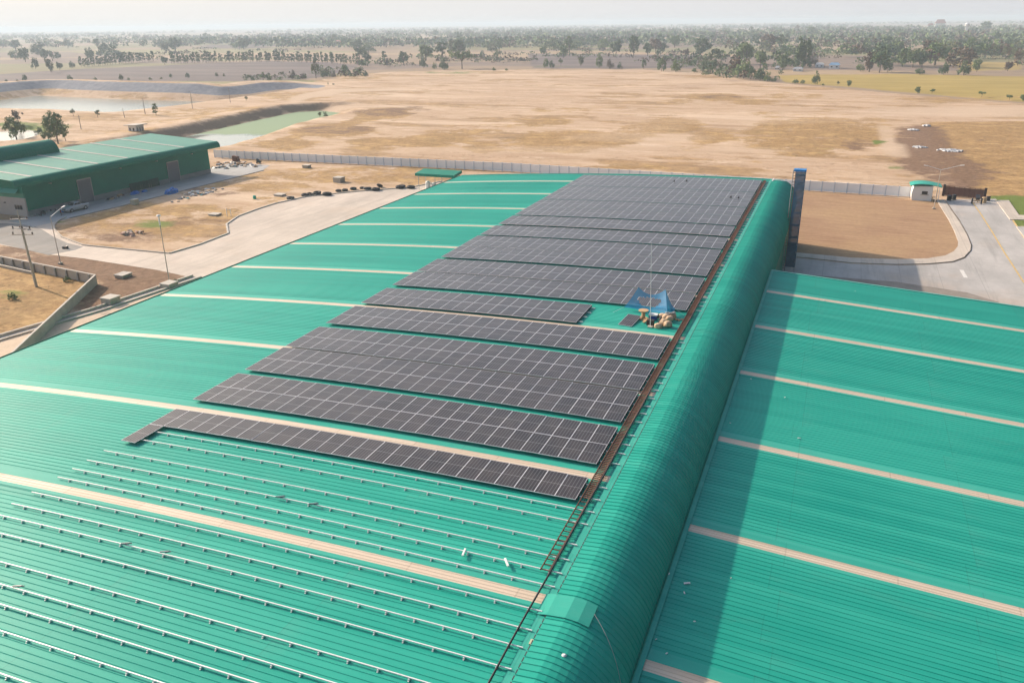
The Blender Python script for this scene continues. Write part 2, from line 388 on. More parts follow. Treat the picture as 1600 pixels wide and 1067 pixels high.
A_liner = np.where(farm, np.clip(.5+(dR-9)/5, 0, 1)*np.clip(.5+(20.5-dR)/5, 0, 1), 0)
A_sand = np.where(farm & (dR < 40), 1, A_sand)
A_grass = np.where(farm & (dR < 30), 0, A_grass)
A_plough = polym([(1, [(-100,124),(60,112),(135,108),(300,101),(420,96),(520,98),(560,104),(520,120),(420,128),(250,127),(60,128)]),(.8, [(400,66),(560,64),(560,71),(400,73)]),(.75, [(300,71),(430,70),(430,76),(300,77)]),(.7, [(820,84),(1100,86),(1090,106),(960,108),(830,107)])])
A_yellow = polym([(1, [(1215,118),(1400,116),(1600,120),(2000,125),(2000,185),(1600,160),(1440,147),(1330,137),(1225,129)]),(.6, [(1480,96),(1600,98),(1600,110),(1500,112)])])
dP = seg_dist(GX, GY, POND); A_bankshade = np.where((seg_dist(GX, GY, POND[0:5], False) <= dP+.01) & ~inside(GX, GY, POND), np.clip(.5+(7-dP)/5, 0, 1), 0)  # far pond bank only: mask for shade painted into the ground colour
A_brown = np.maximum(A_brown, A_bankshade*.75)  # the bank's painted shade also deepens the brown cover
A_track = np.maximum.reduce([ell([(1600,175,260,9,.8)]), polym([(.9, [(1375,196),(1392,196),(1398,215),(1425,240),(1415,250),(1385,245),(1378,225)])]),
    polym([(.95, [(150,230),(260,204),(400,176),(455,165),(640,166),(640,169),(470,168),(405,181),(265,209),(150,238)])]),
    polym([(.9, [(453,165),(448,155),(470,147),(520,139),(640,138),(640,141),(540,145),(480,155),(466,165)])]),
    ell([(1000,215,130,9,.5),(1030,200,60,6,.4),(960,235,300,8,.5),(1150,190,200,6,.4)])])
nv = GX.size; ny, nx = GX.shape
me = bpy.data.meshes.new('ground')
idx = np.arange(nv).reshape(ny, nx)
faces = np.stack([idx[:-1,:-1], idx[:-1,1:], idx[1:,1:], idx[1:,:-1]], -1).reshape(-1, 4)
me.vertices.add(nv); me.vertices.foreach_set('co', np.stack([GX, GY, GZ], -1).astype(np.float32).ravel())
me.loops.add(faces.size); me.loops.foreach_set('vertex_index', faces.ravel().astype(np.int32))
me.polygons.add(len(faces)); me.polygons.foreach_set('loop_start', np.arange(0, faces.size, 4, dtype=np.int32))
me.polygons.foreach_set('use_smooth', np.ones(len(faces), bool)); me.update(); me.validate()
def attr(name, r, g, b):
    a = me.attributes.new(name, 'FLOAT_COLOR', 'POINT')
    a.data.foreach_set('color', np.stack([r, g, b, np.ones(r.shape)], -1).astype(np.float32).ravel())
attr('cover_a', A_sand, blur(A_grass), blur(A_brown)); attr('cover_b', A_green, A_liner, blur(A_plough)); attr('cover_c', blur(A_yellow), blur(A_track), blur(A_bankshade))
mt, nt, b = nodes('ground'); p = pos(nt)
def cover(n):
    a = nt.nodes.new('ShaderNodeAttribute'); a.attribute_name = n; s = nt.nodes.new('ShaderNodeSeparateColor'); L(nt, a.outputs['Color'], s.inputs[0]); return s.outputs
ca, cb, cc = cover('cover_a'), cover('cover_b'), cover('cover_c')
nbig = noise(nt, p, .018, 5, .6); nmid = noise(nt, p, .09, 6, .65); nfin = noise(nt, p, .9, 5, .7); nstr = noise(nt, p, .06, 6, .65, (.28, 1, 1))
ncr = noise(nt, p, .20, 7, .78, (.6, 1, 1))
def breakup(f, soft=.08, amt=1.5):
    v = math_(nt, 'ADD', f, math_(nt, 'MULTIPLY', math_(nt, 'SUBTRACT', math_(nt, 'ADD', math_(nt, 'MULTIPLY', nmid, .45), math_(nt, 'MULTIPLY', ncr, .55)), .5), amt*2))
    return ramp(nt, v, .5-soft, .5+soft*1.6)
# far fields: patchwork
vo = nt.nodes.new('ShaderNodeTexVoronoi'); vo.inputs['Scale'].default_value = .006; vo.distance = 'MANHATTAN'; vo.inputs['Randomness'].default_value = .8
mp = nt.nodes.new('ShaderNodeMapping'); mp.inputs[2].default_value = (0, 0, .15); mp.inputs[3].default_value = (.45, 1, 1); L(nt, p, mp.inputs[0]); L(nt, mp.outputs[0], vo.inputs['Vector'])
cr = nt.nodes.new('ShaderNodeValToRGB'); e = cr.color_ramp; e.interpolation = 'CONSTANT'
e.elements[0].color = (.30, .22, .15, 1); e.elements[0].position = 0
e.elements[1].color = (.20, .155, .135, 1); e.elements[1].position = .22
for q, c in ((.40, (.40, .29, .18)), (.54, (.36, .27, .18)), (.68, (.20, .20, .10)), (.78, (.31, .23, .16)), (.90, (.25, .24, .11))):
    n = e.elements.new(q); n.color = (*c, 1)
sepc = nt.nodes.new('ShaderNodeSeparateColor'); L(nt, vo.outputs['Color'], sepc.inputs[0]); L(nt, sepc.outputs[0], cr.inputs[0])
field = mixc(nt, ramp(nt, nstr, .35, .7, 0, .6), cr.outputs[0], (.30, .215, .14))
field = mixc(nt, ramp(nt, nmid, .55, .75, 0, .5), field, (.13, .12, .07))
sand = mixc(nt, ramp(nt, nstr, .36, .64), (.61, .455, .31), (.48, .335, .215))
sand = mixc(nt, ramp(nt, nbig, .40, .66, 0, .5), sand, (.42, .29, .195))
sand = mixc(nt, ramp(nt, nfin, .35, .75, 0, .35), sand, (.57, .43, .30))
sand = mixc(nt, ramp(nt, ncr, .47, .56, 0, .6), sand, (.44, .295, .185))
sand = mixc(nt, ramp(nt, noise(nt, p, .13, 7, .8, (.35, 1, 1)), .55, .62, 0, .75), sand, (.66, .52, .385))
ntrk = noise(nt, p, .11, 7, .72, (.16, 1, 1)); nspk = noise(nt, p, .35, 6, .75)
sand = mixc(nt, ramp(nt, ntrk, .52, .62, 0, .75), sand, (.36, .235, .135))
sand = mixc(nt, ramp(nt, math_(nt, 'MULTIPLY', ramp(nt, nbig, .42, .6), ramp(nt, nspk, .5, .62)), .3, .9, 0, .6), sand, (.27, .175, .095))
sand = mixc(nt, ramp(nt, noise(nt, p, .05, 5, .6, (.12, 1, 1)), .56, .66, 0, .7), sand, (.68, .53, .385))
nsc = noise(nt, p, .034, 9, .74, (.45, 1, 1))
scrub = mixc(nt, ramp(nt, ncr, .42, .6), (.24, .145, .065), (.47, .305, .14))
scrub = mixc(nt, ramp(nt, nspk, .54, .64, 0, .8), scrub, (.16, .105, .045))
sand = mixc(nt, ramp(nt, nsc, .535, .575, 0, .8), sand, scrub)
c = mixc(nt, breakup(ca[0], .1, .15), field, sand)
plough = mixc(nt, ramp(nt, noise(nt, p, .03, 4, .6, (.2, 1, 1)), .35, .65), (.125, .10, .098), (.19, .15, .135))
c = mixc(nt, breakup(cb[2], .1, .12), c, plough)
yel = mixc(nt, ramp(nt, nstr, .3, .7), (.30, .225, .055), (.43, .315, .10))
c = mixc(nt, breakup(cc[0], .1, .12), c, yel)
grass = mixc(nt, ramp(nt, nfin, .3, .7), (.20, .115, .045), (.46, .29, .12))
grass = mixc(nt, ramp(nt, ncr, .50, .60, 0, .85), grass, (.52, .345, .15))
grass = mixc(nt, ramp(nt, noise(nt, p, .28, 6, .8), .56, .66, 0, .8), grass, (.15, .10, .04))
grass = mixc(nt, ramp(nt, nmid, .55, .7, 0, .4), grass, (.25, .175, .075))
c = mixc(nt, math_(nt, 'MULTIPLY', breakup(ca[1], .07, 1.6), .95), c, grass)
brown = mixc(nt, ramp(nt, nfin, .3, .7), (.13, .075, .045), (.26, .16, .10))
c = mixc(nt, math_(nt, 'MULTIPLY', breakup(ca[2], .1, 1.7), .92), c, brown)
spk = noise(nt, p, .55, 4, .8)
c = mixc(nt, math_(nt, 'MULTIPLY', ramp(nt, spk, .60, .68, 0, .75), ramp(nt, math_(nt, 'MAXIMUM', ca[1], math_(nt, 'MULTIPLY', ca[2], .8)), .15, .6)), c, (.13, .085, .035))
trk = mixc(nt, ramp(nt, nfin, .3, .7), (.52, .38, .265), (.60, .47, .34))
c = mixc(nt, math_(nt, 'MULTIPLY', breakup(cc[1], .25, .4), .85), c, trk)
c = mixc(nt, breakup(cb[0], .15), c, mixc(nt, nfin, (.09, .13, .025), (.19, .24, .05)))
bank = mixc(nt, nfin, (.075, .052, .036), (.19, .135, .09))  # dark soil tone with the far bank's shade put into it
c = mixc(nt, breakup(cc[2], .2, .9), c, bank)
lin = mixc(nt, ramp(nt, noise(nt, p, .35, 4, .6), .3, .7), (.15, .16, .19), (.24, .25, .28))
c = mixc(nt, breakup(cb[1], .06, .05), c, lin)
L(nt, c, b.inputs['Base Color']); b.inputs['Roughness'].default_value = .95; b.inputs['Specular IOR Level'].default_value = .15
bp = nt.nodes.new('ShaderNodeBump'); bp.inputs['Strength'].default_value = .8; bp.inputs['Distance'].default_value = .5
L(nt, math_(nt, 'ADD', nmid, math_(nt, 'MULTIPLY', nfin, .4)), bp.inputs['Height']); L(nt, bp.outputs[0], b.inputs['Normal'])
me.materials.append(mt); go = bpy.data.objects.new('ground', me); C.objects.link(go); structure(go)

def water_mat(name, col, algae=None):
    mt, nt, b = nodes(name); p = pos(nt)
    c = mixc(nt, ramp(nt, noise(nt, p, .03, 4, .6), .35, .65), col, mul(col, 1.2))
    if algae:
        sep = nt.nodes.new('ShaderNodeSeparateXYZ'); L(nt, p, sep.inputs[0])
        f = math_(nt, 'ADD', math_(nt, 'MULTIPLY', sep.outputs[1], .0335), math_(nt, 'MULTIPLY', sep.outputs[0], -.0095))
        f = math_(nt, 'ADD', f, math_(nt, 'MULTIPLY', noise(nt, p, .06, 5, .65), .9))
        f = ramp(nt, f, algae[1], algae[1]+.25)
        c = mixc(nt, f, c, algae[0]); L(nt, ramp(nt, f, 0, 1, .08, .6), b.inputs['Roughness'])
    else: b.inputs['Roughness'].default_value = .16
    L(nt, c, b.inputs['Base Color']); b.inputs['Specular IOR Level'].default_value = .33
    n = nt.nodes.new('ShaderNodeBump'); n.inputs['Strength'].default_value = .04; n.inputs['Distance'].default_value = .05
    L(nt, noise(nt, p, 1.2, 3), n.inputs['Height']); L(nt, n.outputs[0], b.inputs['Normal'])
    return mt
def grow(poly, k):
    c = sum((Vector(p) for p in poly), Vector())/len(poly); return [p+(p-c).normalized()*k for p in poly]
sheet('reservoir_water', grow(RES, 1.5), -3.45, water_mat('reservoir_water', (.15, .20, .19)))
sheet('pond_water', grow(POND, 1.5), -1.95, water_mat('pond_water', (.17, .19, .16), ((.20, .285, .13), 9.9)))
sheet('pool_water', grow(POOL, 1.0), -1.0, water_mat('pool_water', (.30, .28, .24)))

# ------------------------------------------------------------------ main factory building
XPR, Z0, RA, RB = -10.505, CAM_Z-23.398, .003835, -.000746
XE, YS, DS = -63.08, 27.08, 11.041
XR, ZR, SR = -5.18, CAM_Z-25.527, .0595
YN, YF = -22.0, 133.6
def roof_z(x):
    t = x-XPR
    return Z0+RA*t+RB*t*t if t < 0 else Z0+RA*t*.5
def roof_slope(x): return RA+2*RB*(x-XPR) if x < XPR else RA*.5
def annex_z(x): return ZR-SR*(x-XR)
def corr(prof, nrm, y0, y1, pitch=.34, top=.036, base=.084, h=.026, mi=0, bld=None):
    """ribbed sheet: profile points with outward normals, ribs running along the profile"""
    n = len(prof); ys = []; y = y0
    while y < y1-.01:
        e = min(y+pitch, y1)
        ys += [(y, 0), (max(y, e-base), 0), (max(y, e-base/2-top/2), h), (max(y, e-base/2+top/2), h)]; y = e
    ys.append((y1, 0)); o = []
    for (yy, hh) in ys:
        for (x, z), (a, c) in zip(prof, nrm): o.append((x+a*hh, yy, z+c*hh))
    fs = []
    for j in range(len(ys)-1):
        if ys[j+1][0]-ys[j][0] < 1e-6 and ys[j+1][1] == ys[j][1]: continue
        for i in range(n-1): fs.append((j*n+i, j*n+i+1, (j+1)*n+i+1, (j+1)*n+i))
    b = bld or MB(); b.add(o, fs, mi); return b
def normals(prof):
    out = []
    for i in range(len(prof)):
        a, b = prof[max(i-1, 0)], prof[min(i+1, len(prof)-1)]
        dx, dz = b[0]-a[0], b[1]-a[1]; l = math.hypot(dx, dz); out.append((-dz/l, dx/l))
    return out
fac = thing('factory_building', 'huge factory hall under a green ribbed roof that carries the solar arrays', 'factory', (-34, 60, 0))
xs = list(np.linspace(XE, -9.0, 20)); pl = [(x, roof_z(x)) for x in xs]
SKS = [-3.2, -2.2, -1.25, .006, .972, 2.022, 3.02]+[k+.012 for k in range(4, 10)]; SKA = [-3, -2, -1, .01, .985, 1.962, 3.01, 4.0, 4.97]
def bands(ys, y0, y1, w, near, far):
    out = []; a = y0
    for yc in ys:
        if yc-w/2-near > y0: out.append((a, min(yc-w/2-near, y1)))
        a = yc+w/2+far
    if a < y1: out.append((a, y1))
    return [(p, q) for p, q in out if q-p > .05]
rb = MB()
for p_, q_ in bands([YS+k*DS for k in SKS], YN, YF, .66, .24, .64): corr(pl, normals(pl), p_, q_, bld=rb)
rb.build('roof', GREEN, fac)
# the ridge rolls over into a rounded flank
BR, BC = 3.05, (-8.2, Z0+.22-3.05)
pb = [(-9.02, Z0+.14)]+[(BC[0]+BR*math.sin(t), BC[1]+BR*math.cos(t)) for t in np.linspace(0, PI/2, 15)]+[(BC[0]+BR, BC[1]-.7), (BC[0]+BR-.12, BC[1]-1.4)]
corr(pb, normals(pb), YN, YF-.6, h=.034).build('curved_flank', GREEN, fac)
b = MB().box(-9.42, -8.92, YN, YF-.3, Z0+.062, Z0+.078); rnd = random.Random(3)
y = YN
while y < YF-1:                                                   # foam closers under the first curved sheets
    b.box(-9.075, -9.025, y+.03, y+.25, Z0+.079, Z0+.135, 1); y += .34
b.build('ridge_flashing', [GREEN_FLAT, DARK], fac)
def sky_strip(parent, prof, yc, w=.66, near=.24, far=.64):
    nr = normals(prof); up = [(x+a*.004, z+c*.004) for (x, z), (a, c) in zip(prof, nr)]
    o = corr(up, nr, yc-w/2, yc+w/2, pitch=w/3.0, h=.022, base=.12, top=.05).build('skylight', SKYL, parent)
    f = MB(); up2 = [(x+a*.012, z+c*.012) for (x, z), (a, c) in zip(prof, nr)]
    f.strip(up2, yc+w/2, yc+w/2+far+.05); f.strip(up2, yc-w/2-near-.05, yc-w/2)
    g = f.build('flashing', GREEN_FLAT); g.parent = o
    return o
pls = [(x, roof_z(x)) for x in list(np.linspace(XE+.15, -9.45, 16))]
for k in SKS:
    sky_strip(fac, pls, YS+k*DS)
# gable edge, eave gutter and walls
b = MB().strip([(x, roof_z(x)+.10) for x in xs], YF-.02, YF+.28)
for i in range(len(xs)-1):
    b.add([(xs[i], YF+.28, roof_z(xs[i])+.10), (xs[i+1], YF+.28, roof_z(xs[i+1])+.10), (xs[i+1], YF+.28, roof_z(xs[i+1])-.3), (xs[i], YF+.28, roof_z(xs[i])-.3)], [(0,1,2,3)])
b.build('gable_trim', TRIM, fac)
ze = roof_z(XE)
MB().box(XE-.28, XE-.02, YN, YF+.2, ze-.32, ze-.04).box(XE-.30, XE-.26, YN, YF+.2, ze-.04, ze+.03).build('gutter', GREEN_WALL, fac)
b = MB().box(XE+.4, XE+.6, YN+1, YF-.4, -.5, ze-.25)
b.box(BC[0]+BR-.45, BC[0]+BR-.15, YN+1, YF-1, -.5, BC[1]-1.3)
b.build('side_wall', GREEN_WALL, fac)
b = MB(); q = xs+[-8.2, -6.4, -5.35]
zz = lambda x: (roof_z(x)-.12 if x < -8.9 else BC[1]+math.sqrt(max(.01, BR**2-(x-BC[0])**2))-.12)
for yy in (YF-.7, YN+.6):
    for i in range(len(q)-1):
        b.hexa([(q[i],yy,-.5),(q[i+1],yy,-.5),(q[i+1],yy+.2,-.5),(q[i],yy+.2,-.5),(q[i],yy,zz(q[i])),(q[i+1],yy,zz(q[i+1])),(q[i+1],yy+.2,zz(q[i+1])),(q[i],yy+.2,zz(q[i]))])
b.build('gable_wall', GREEN_WALL, fac)
# pale bracket at the far top corner of the rounded flank
MB().bar((-8.9, YF-1.4, Z0+.25), (-6.2, YF-1.2, Z0+.12), .22, .08).bar((-8.95, YF-2.2, Z0+.2), (-8.9, YF+.1, Z0+.2), .16, .08).build('corner_flashing', WHITE, fac)
# patched opening on the ridge
pp = [(-9.5, Z0+.085), (-9.03, Z0+.19)]+[(BC[0]+(BR+.05)*math.sin(t), BC[1]+(BR+.05)*math.cos(t)) for t in (-.2, 0, .18, .34)]
b = MB(); b.strip(pp, 26.05, 27.45); b.strip([(x, z-.025) for x, z in pp], 26.05, 27.45)
for yy in (26.05, 27.45): b.add([(x, yy, z) for x, z in pp]+[(x, yy, z-.025) for x, z in reversed(pp)], [tuple(range(2*len(pp)))])
b.add([(pp[-1][0], 26.05, pp[-1][1]), (pp[-1][0], 27.45, pp[-1][1]), (pp[-1][0], 27.45, pp[-1][1]-.025), (pp[-1][0], 26.05, pp[-1][1]-.025)], [(0,1,2,3)])
b.build('patch_plate', GREEN_FLAT, fac)

wr = MB().tube([(BC[0]+(BR+.05)*math.sin(t), 26.9-2.6*max(0, t-.34), BC[1]+(BR+.05)*math.cos(t)) for t in np.linspace(.34, 1.5, 16)], .009, 5).build('thin_wire', STEEL)
tag(wr, 'thin pale wire running from the patch plate down the rounded flank', 'wire')
anx = thing('annex_building', 'lower green roofed annex beside the rounded flank, partly in its shadow', 'warehouse', (13, 35, 0))
YA, XA = 89.55, 34.0
pa = [(x, annex_z(x)) for x in np.linspace(XR+.1, XA, 6)]
rb = MB()
for p_, q_ in bands([YS+k*DS for k in SKA], YN, YA-.12, .68, .24, .66): corr(pa, normals(pa), p_, q_, bld=rb)
rb.build('roof', GREEN, anx)
ps = [(x, annex_z(x)) for x in np.linspace(XR+.10, XA-.1, 6)]
for k in SKA: sky_strip(anx, ps, YS+k*DS, w=.68, near=.24, far=.66)
MB().add([(XR-.06,YN,ZR+.22),(XR-.04,YN,ZR+.085),(XR+.20,YN,ZR+.066),(XR-.06,YA,ZR+.22),(XR-.04,YA,ZR+.085),(XR+.20,YA,ZR+.066)], [(0,3,4,1),(1,4,5,2)]).build('wall_flashing', GREEN_FLAT, anx)
MB().hexa([(XR,YA-.12,annex_z(XR)-.35),(XA,YA-.12,annex_z(XA)-.35),(XA,YA+.14,annex_z(XA)-.35),(XR,YA+.14,annex_z(XR)-.35),(XR,YA-.12,annex_z(XR)+.09),(XA,YA-.12,annex_z(XA)+.09),(XA,YA+.14,annex_z(XA)+.09),(XR,YA+.14,annex_z(XR)+.09)]).build('gable_trim', TRIM, anx)
MB().hexa([(XR+.2,YA-.7,-.5),(XA-.4,YA-.7,-.5),(XA-.4,YA-.5,-.5),(XR+.2,YA-.5,-.5),(XR+.2,YA-.7,annex_z(XR)-.2),(XA-.4,YA-.7,annex_z(XA)-.2),(XA-.4,YA-.5,annex_z(XA)-.2),(XR+.2,YA-.5,annex_z(XR)-.2)]).box(XA-.6, XA-.4, YN+1, YA-.75, -.5, annex_z(XA)-.2).build('outer_wall', GREEN_WALL, anx)

# ------------------------------------------------------------------ workshop hall to the left
X2, Y20, Y21 = -140.8, 106.6, 156.7
w2 = thing('workshop_building', 'smaller green workshop hall with grey roller doors behind the dirt yard', 'building', (-151, 131, 0))
def r2z(x): return 7.15+(-139.7-x)*.058
Y2a, Y2b = 104.2, 159.2
p2 = [(x, r2z(x)) for x in np.linspace(-160.2, -140.3, 5)]
GREEN2 = roof_mat('green_workshop_roof', (.07, .33, .25), .4)
corr(p2, normals(p2), Y2a, Y2b, pitch=.68).build('roof', GREEN2, w2)
pe = [(-140.32, r2z(-140.3)+.02)]+[(-140.2+1.0*math.sin(t), r2z(-140.2)-.98+1.0*math.cos(t)) for t in np.linspace(.05, PI*.62, 9)]
corr(pe, normals(pe), Y2a-.1, Y2b+.1, pitch=.68, h=.03).build('curved_eave', GREEN_WALL, w2, smooth=False)
for k in range(6):
    yc = 108.6+k*7.75+(1.2 if k > 3 else 0)
    b = corr([(x, z+.06) for x, z in p2], normals(p2), yc-.32, yc+.32, pitch=.32, h=.03); b.build('skylight', mat('white_skylight', (.60, .57, .50), .5, .12, .6), w2)
pv_ = [(-159.3+2.4*math.sin(t), 8.1+2.55*math.cos(t)) for t in np.linspace(-PI*.52, PI*.52, 19)]
b = corr(pv_, normals(pv_), 92, 129.6, pitch=.68, h=.03)
for yy in (92, 129.6): b.add([(x, yy, z) for x, z in pv_], [tuple(range(len(pv_)))])
b.build('ridge_vent', GREEN_WALL, w2)
pbk = [(-168, 5.6), (-160.2, r2z(-160.2))]; corr(pbk, normals(pbk), Y2a, Y2b, pitch=.68).build('back_roof', GREEN2, w2)
b = MB().box(X2-.25, X2, Y20+.25, Y21, 1.0, 6.9); b.build('front_wall', GREEN_WALL, w2)
MB().box(X2-.24, X2+.04, Y20+.26, Y21+.03, -.4, 1.0).build('plinth', CONCD, w2)
b = MB().hexa([(X2-38,Y20,4.3),(X2,Y20,4.3),(X2,Y20+.25,4.3),(X2-38,Y20+.25,4.3),(X2-38,Y20,7.0),(X2,Y20,7.05),(X2,Y20+.25,7.05),(X2-38,Y20+.25,7.0)])
b.add([(X2,Y20,7.05),(X2-19.4,Y20,8.2),(X2-38,Y20,7.0)], [(0,1,2)])
b.hexa([(X2-19.4,Y21-.25,0),(X2-.26,Y21-.25,0),(X2-.26,Y21-.01,0),(X2-19.4,Y21-.01,0),(X2-19.4,Y21-.25,8.15),(X2-.26,Y21-.25,7.0),(X2-.26,Y21-.01,7.0),(X2-19.4,Y21-.01,8.15)])
b.build('gable_wall', GREEN_WALL, w2)
MB().box(X2-38, X2+.02, Y20-.03, Y20+.24, -.4, 3.45).build('plaster_wall', BEIGE, w2)
MB().box(X2-38, X2+.03, Y20-.02, Y20+.24, 3.451, 4.299).build('band', mat('mid_green_band', (.02, .26, .16), .5, .1), w2)
b = MB()
for i in range(3): b.hexa([(X2-30,Y20-.9+i*.28,4.42+i*.24),(X2-.9,Y20-.9+i*.28,4.42+i*.24),(X2-.9,Y20-.62+i*.28,4.62+i*.24),(X2-30,Y20-.62+i*.28,4.62+i*.24),(X2-30,Y20-.9+i*.28,4.47+i*.24),(X2-.9,Y20-.9+i*.28,4.47+i*.24),(X2-.9,Y20-.62+i*.28,4.67+i*.24),(X2-30,Y20-.62+i*.28,4.67+i*.24)])
b.build('canopy', TRIM, w2)
wf = MB().box(X2-3.0, X2-.9, Y20-.07, Y20-.031, 1.15, 2.15).build('window', STEEL, w2)
b = MB()
for i in range(3): b.box(X2-2.93+i*.68, X2-2.33+i*.68, Y20-.085, Y20-.071, 1.22, 2.08)
g = b.build('pane', GLASS); g.parent = wf
MB().lathe([(.18, 0), (.22, .1), (.05, .16)], 12).build('vent_cap', DARK, w2, loc=Vector((0,0,0))).location = (X2-5.2, Y20-.2, 2.3)
for y0, y1, zt in ((118.7, 121.9, 4.6), (143.0, 146.4, 4.4)):
    d = MB().box(X2+.041, X2+.10, y0, y1, 0, zt).build('roller_door', DOORG, w2)
    b = MB().box(X2+.041, X2+.14, y0-.12, y0-.002, 0, zt+.12).box(X2+.041, X2+.14, y1+.002, y1+.12, 0, zt+.12).box(X2+.041, X2+.14, y0, y1, zt+.002, zt+.2)
    g = b.build('door_frame', STEEL); g.parent = d
for yy, zz_ in ((112.4, 5.2), (129.6, 5.35), (139.8, 5.3), (150.8, 5.3)):
    MB().bar((X2, yy, zz_), (X2+.5, yy, zz_+.1), .06, .06).lathe([(.16, 0), (.19, .12), (.06, .2)], 10, (X2+.55, yy, zz_)).build('wall_lamp', WHITE, w2)
b = MB(); rr = random.Random(5)
for i in range(14):
    y0 = 131.4+i*.6
    b.add([(X2+.15+rr.uniform(0,.12), y0, .02), (X2+.15+rr.uniform(0,.12), y0+.6, .02), (X2+.12, y0+.6, 1.75+rr.uniform(-.1,.1)), (X2+.12, y0, 1.75)], [(0,1,2,3)])
b.build('hanging_sheet', mat('dark_green_canvas', (.01, .07, .045), .8, .25, 1.5), w2)

# ------------------------------------------------------------------ solar arrays
PW, PLN, PSTEP = 1.142, 2.355, 1.1532
edges = [XPR]
for i in range(25):
    s_ = roof_slope(edges[-1]); edges.append(edges[-1]-PSTEP/math.sqrt(1+s_*s_))
edges = edges[::-1]                                               # 26 panel borders, eave side to walkway side
b = MB(); w, l, t, fr = PW/2, PLN/2, .036, .020
o4 = [(-w,-l),(w,-l),(w,l),(-w,l)]; i4 = [(-w+fr,-l+fr),(w-fr,-l+fr),(w-fr,l-fr),(-w+fr,l-fr)]
vs = [(x,y,0) for x,y in o4]+[(x,y,t) for x,y in o4]+[(x,y,t) for x,y in i4]+[(x,y,t-.003) for x,y in i4]
fs = [(3,2,1,0)]+[(i,(i+1)%4,4+(i+1)%4,4+i) for i in range(4)]+[(4+i,4+(i+1)%4,8+(i+1)%4,8+i) for i in range(4)]+[(8+i,8+(i+1)%4,12+(i+1)%4,12+i) for i in range(4)]
b.add(vs, fs, 0); b.add(vs[12:], [(0,1,2,3)], 1)
PANEL = b.mesh('solar_panel', [FRAME, PV])
def rail_mesh(x0, x1):
    b = MB(); n = max(2, int((x1-x0)/1.5)); q = [x0+(x1-x0)*i/n for i in range(n+1)]
    for i in range(n): b.bar((q[i], 0, roof_z(q[i])+.125), (q[i+1]+.002, 0, roof_z(q[i+1])+.125), .05, .05)
    x = x1-.55
    while x > x0+.05:
        b.box(x-.035, x+.035, -.075, .045, roof_z(x)+.0, roof_z(x)+.098); x -= 1.36
    return b.mesh('mounting_rail', RAIL)
XLR = edges[0]-.12
RAILM = rail_mesh(XLR, -9.28); RAILC = rail_mesh(XLR, edges[17]+1.6)
def put(name, me, parent, M):
    o = bpy.data.objects.new(name, me); C.objects.link(o); o.parent = parent
    o.matrix_parent_inverse = Matrix.Translation(-parent.location); o.matrix_world = M
    o.matrix_basis = M; return o
CLAMP = MB().box(-.02, .02, -.1, .1, -.06, .06).mesh('end_clamp', BLACK)
RT = random.Random(31)
def panel_at(par, i, y, dz=.195):
    xm = (edges[i]+edges[i+1])/2; s_ = (roof_z(edges[i+1])-roof_z(edges[i]))/(edges[i+1]-edges[i])
    M = Matrix.Translation((xm, y, roof_z(xm)+dz)) @ Matrix.Rotation(-math.atan(s_)+RT.gauss(0, .006), 4, 'Y') @ Matrix.Rotation(RT.gauss(0, .004), 4, 'X') @ Matrix.Diagonal((1, (HP-.02)/PLN, 1, 1))
    return put('solar_panel', PANEL, par, M)
GB = [34.85, 38.79, 44.29, 49.30, 54.99, 60.75, 66.61, 71.72, 77.38, 82.55, 88.15, 94.0, 99.7, 105.05, 110.6, 116.0, 121.5, 126.75]
GH = [4.75, 4.75, 4.75, 4.75, 4.80, 4.80, 4.82, 4.87, 4.98, 5.0, 5.05, 5.1, 5.15, 5.2, 5.2, 5.2, 5.15, 4.75]
ORD = ['', 'second', 'third', 'fourth', 'fifth', 'sixth', 'seventh', 'eighth', 'ninth', 'tenth', 'eleventh', 'twelfth', 'thirteenth', 'fourteenth', 'fifteenth', 'sixteenth', 'seventeenth', 'last and farthest']
for g, yb in enumerate(GB):
    HP = GH[g]/2
    if g == 0: lab = 'L-shaped array, a single row of dark panels nearest the bare rails'
    elif g == 5: lab = 'sixth solar array from the bare rails, cut short beside the blue shade net'
    elif g == 17: lab = 'last and farthest double row of solar panels at the far gable'
    else: lab = '%s solar array from the bare rails, a double row of dark panels' % ORD[g]
    ar = thing('solar_array', lab, 'solar array', (-25, yb, roof_z(-25)), 0, 'solar arrays on the factory roof')
    if g == 0:
        for i in range(25): panel_at(ar, i, yb+HP/2)
        panel_at(ar, 0, yb-HP/2-.005)
        rows = [yb]
    else:
        for r_ in range(2):
            for i in range(25 if g != 5 else 18): panel_at(ar, i, yb+HP*(r_+.5))
        rows = [yb, yb+HP]
    xe_ = edges[18 if g == 5 else 25]
    for yr in rows:
        for dy in (.12, .5, .88, 1.28, 1.66, 2.04): put('end_clamp', CLAMP, ar, Matrix.Translation((xe_+.03, yr+dy+.1, roof_z(xe_)+.16)))
    for yr in rows:
        for dy in (.55, 1.8):
            me_ = RAILC if g == 5 else RAILM
            put('mounting_rail', me_, ar, Matrix.Translation((0, yr+dy, 0)))
BARE = [34.2, 33.05, 31.25, 30.0, 28.95, 27.94, 26.24, 25.0, 23.95, 22.7, 20.93, 19.68, 18.65, 17.4, 15.62, 14.4, 13.3, 12.2]
names = ['first', 'second', 'third', 'fourth', 'fifth', 'sixth', 'seventh', 'eighth', 'ninth', 'tenth', 'eleventh', 'twelfth', 'thirteenth', 'fourteenth', 'fifteenth', 'sixteenth', 'seventeenth', 'eighteenth']
b = MB(); n = int((-9.28-XLR)/1.5); q = [XLR+(-9.28-XLR)*i/n for i in range(n+1)]
for i in range(n): b.bar((q[i], 0, roof_z(q[i])+.125), (q[i+1]+.002, 0, roof_z(q[i+1])+.125), .05, .05)
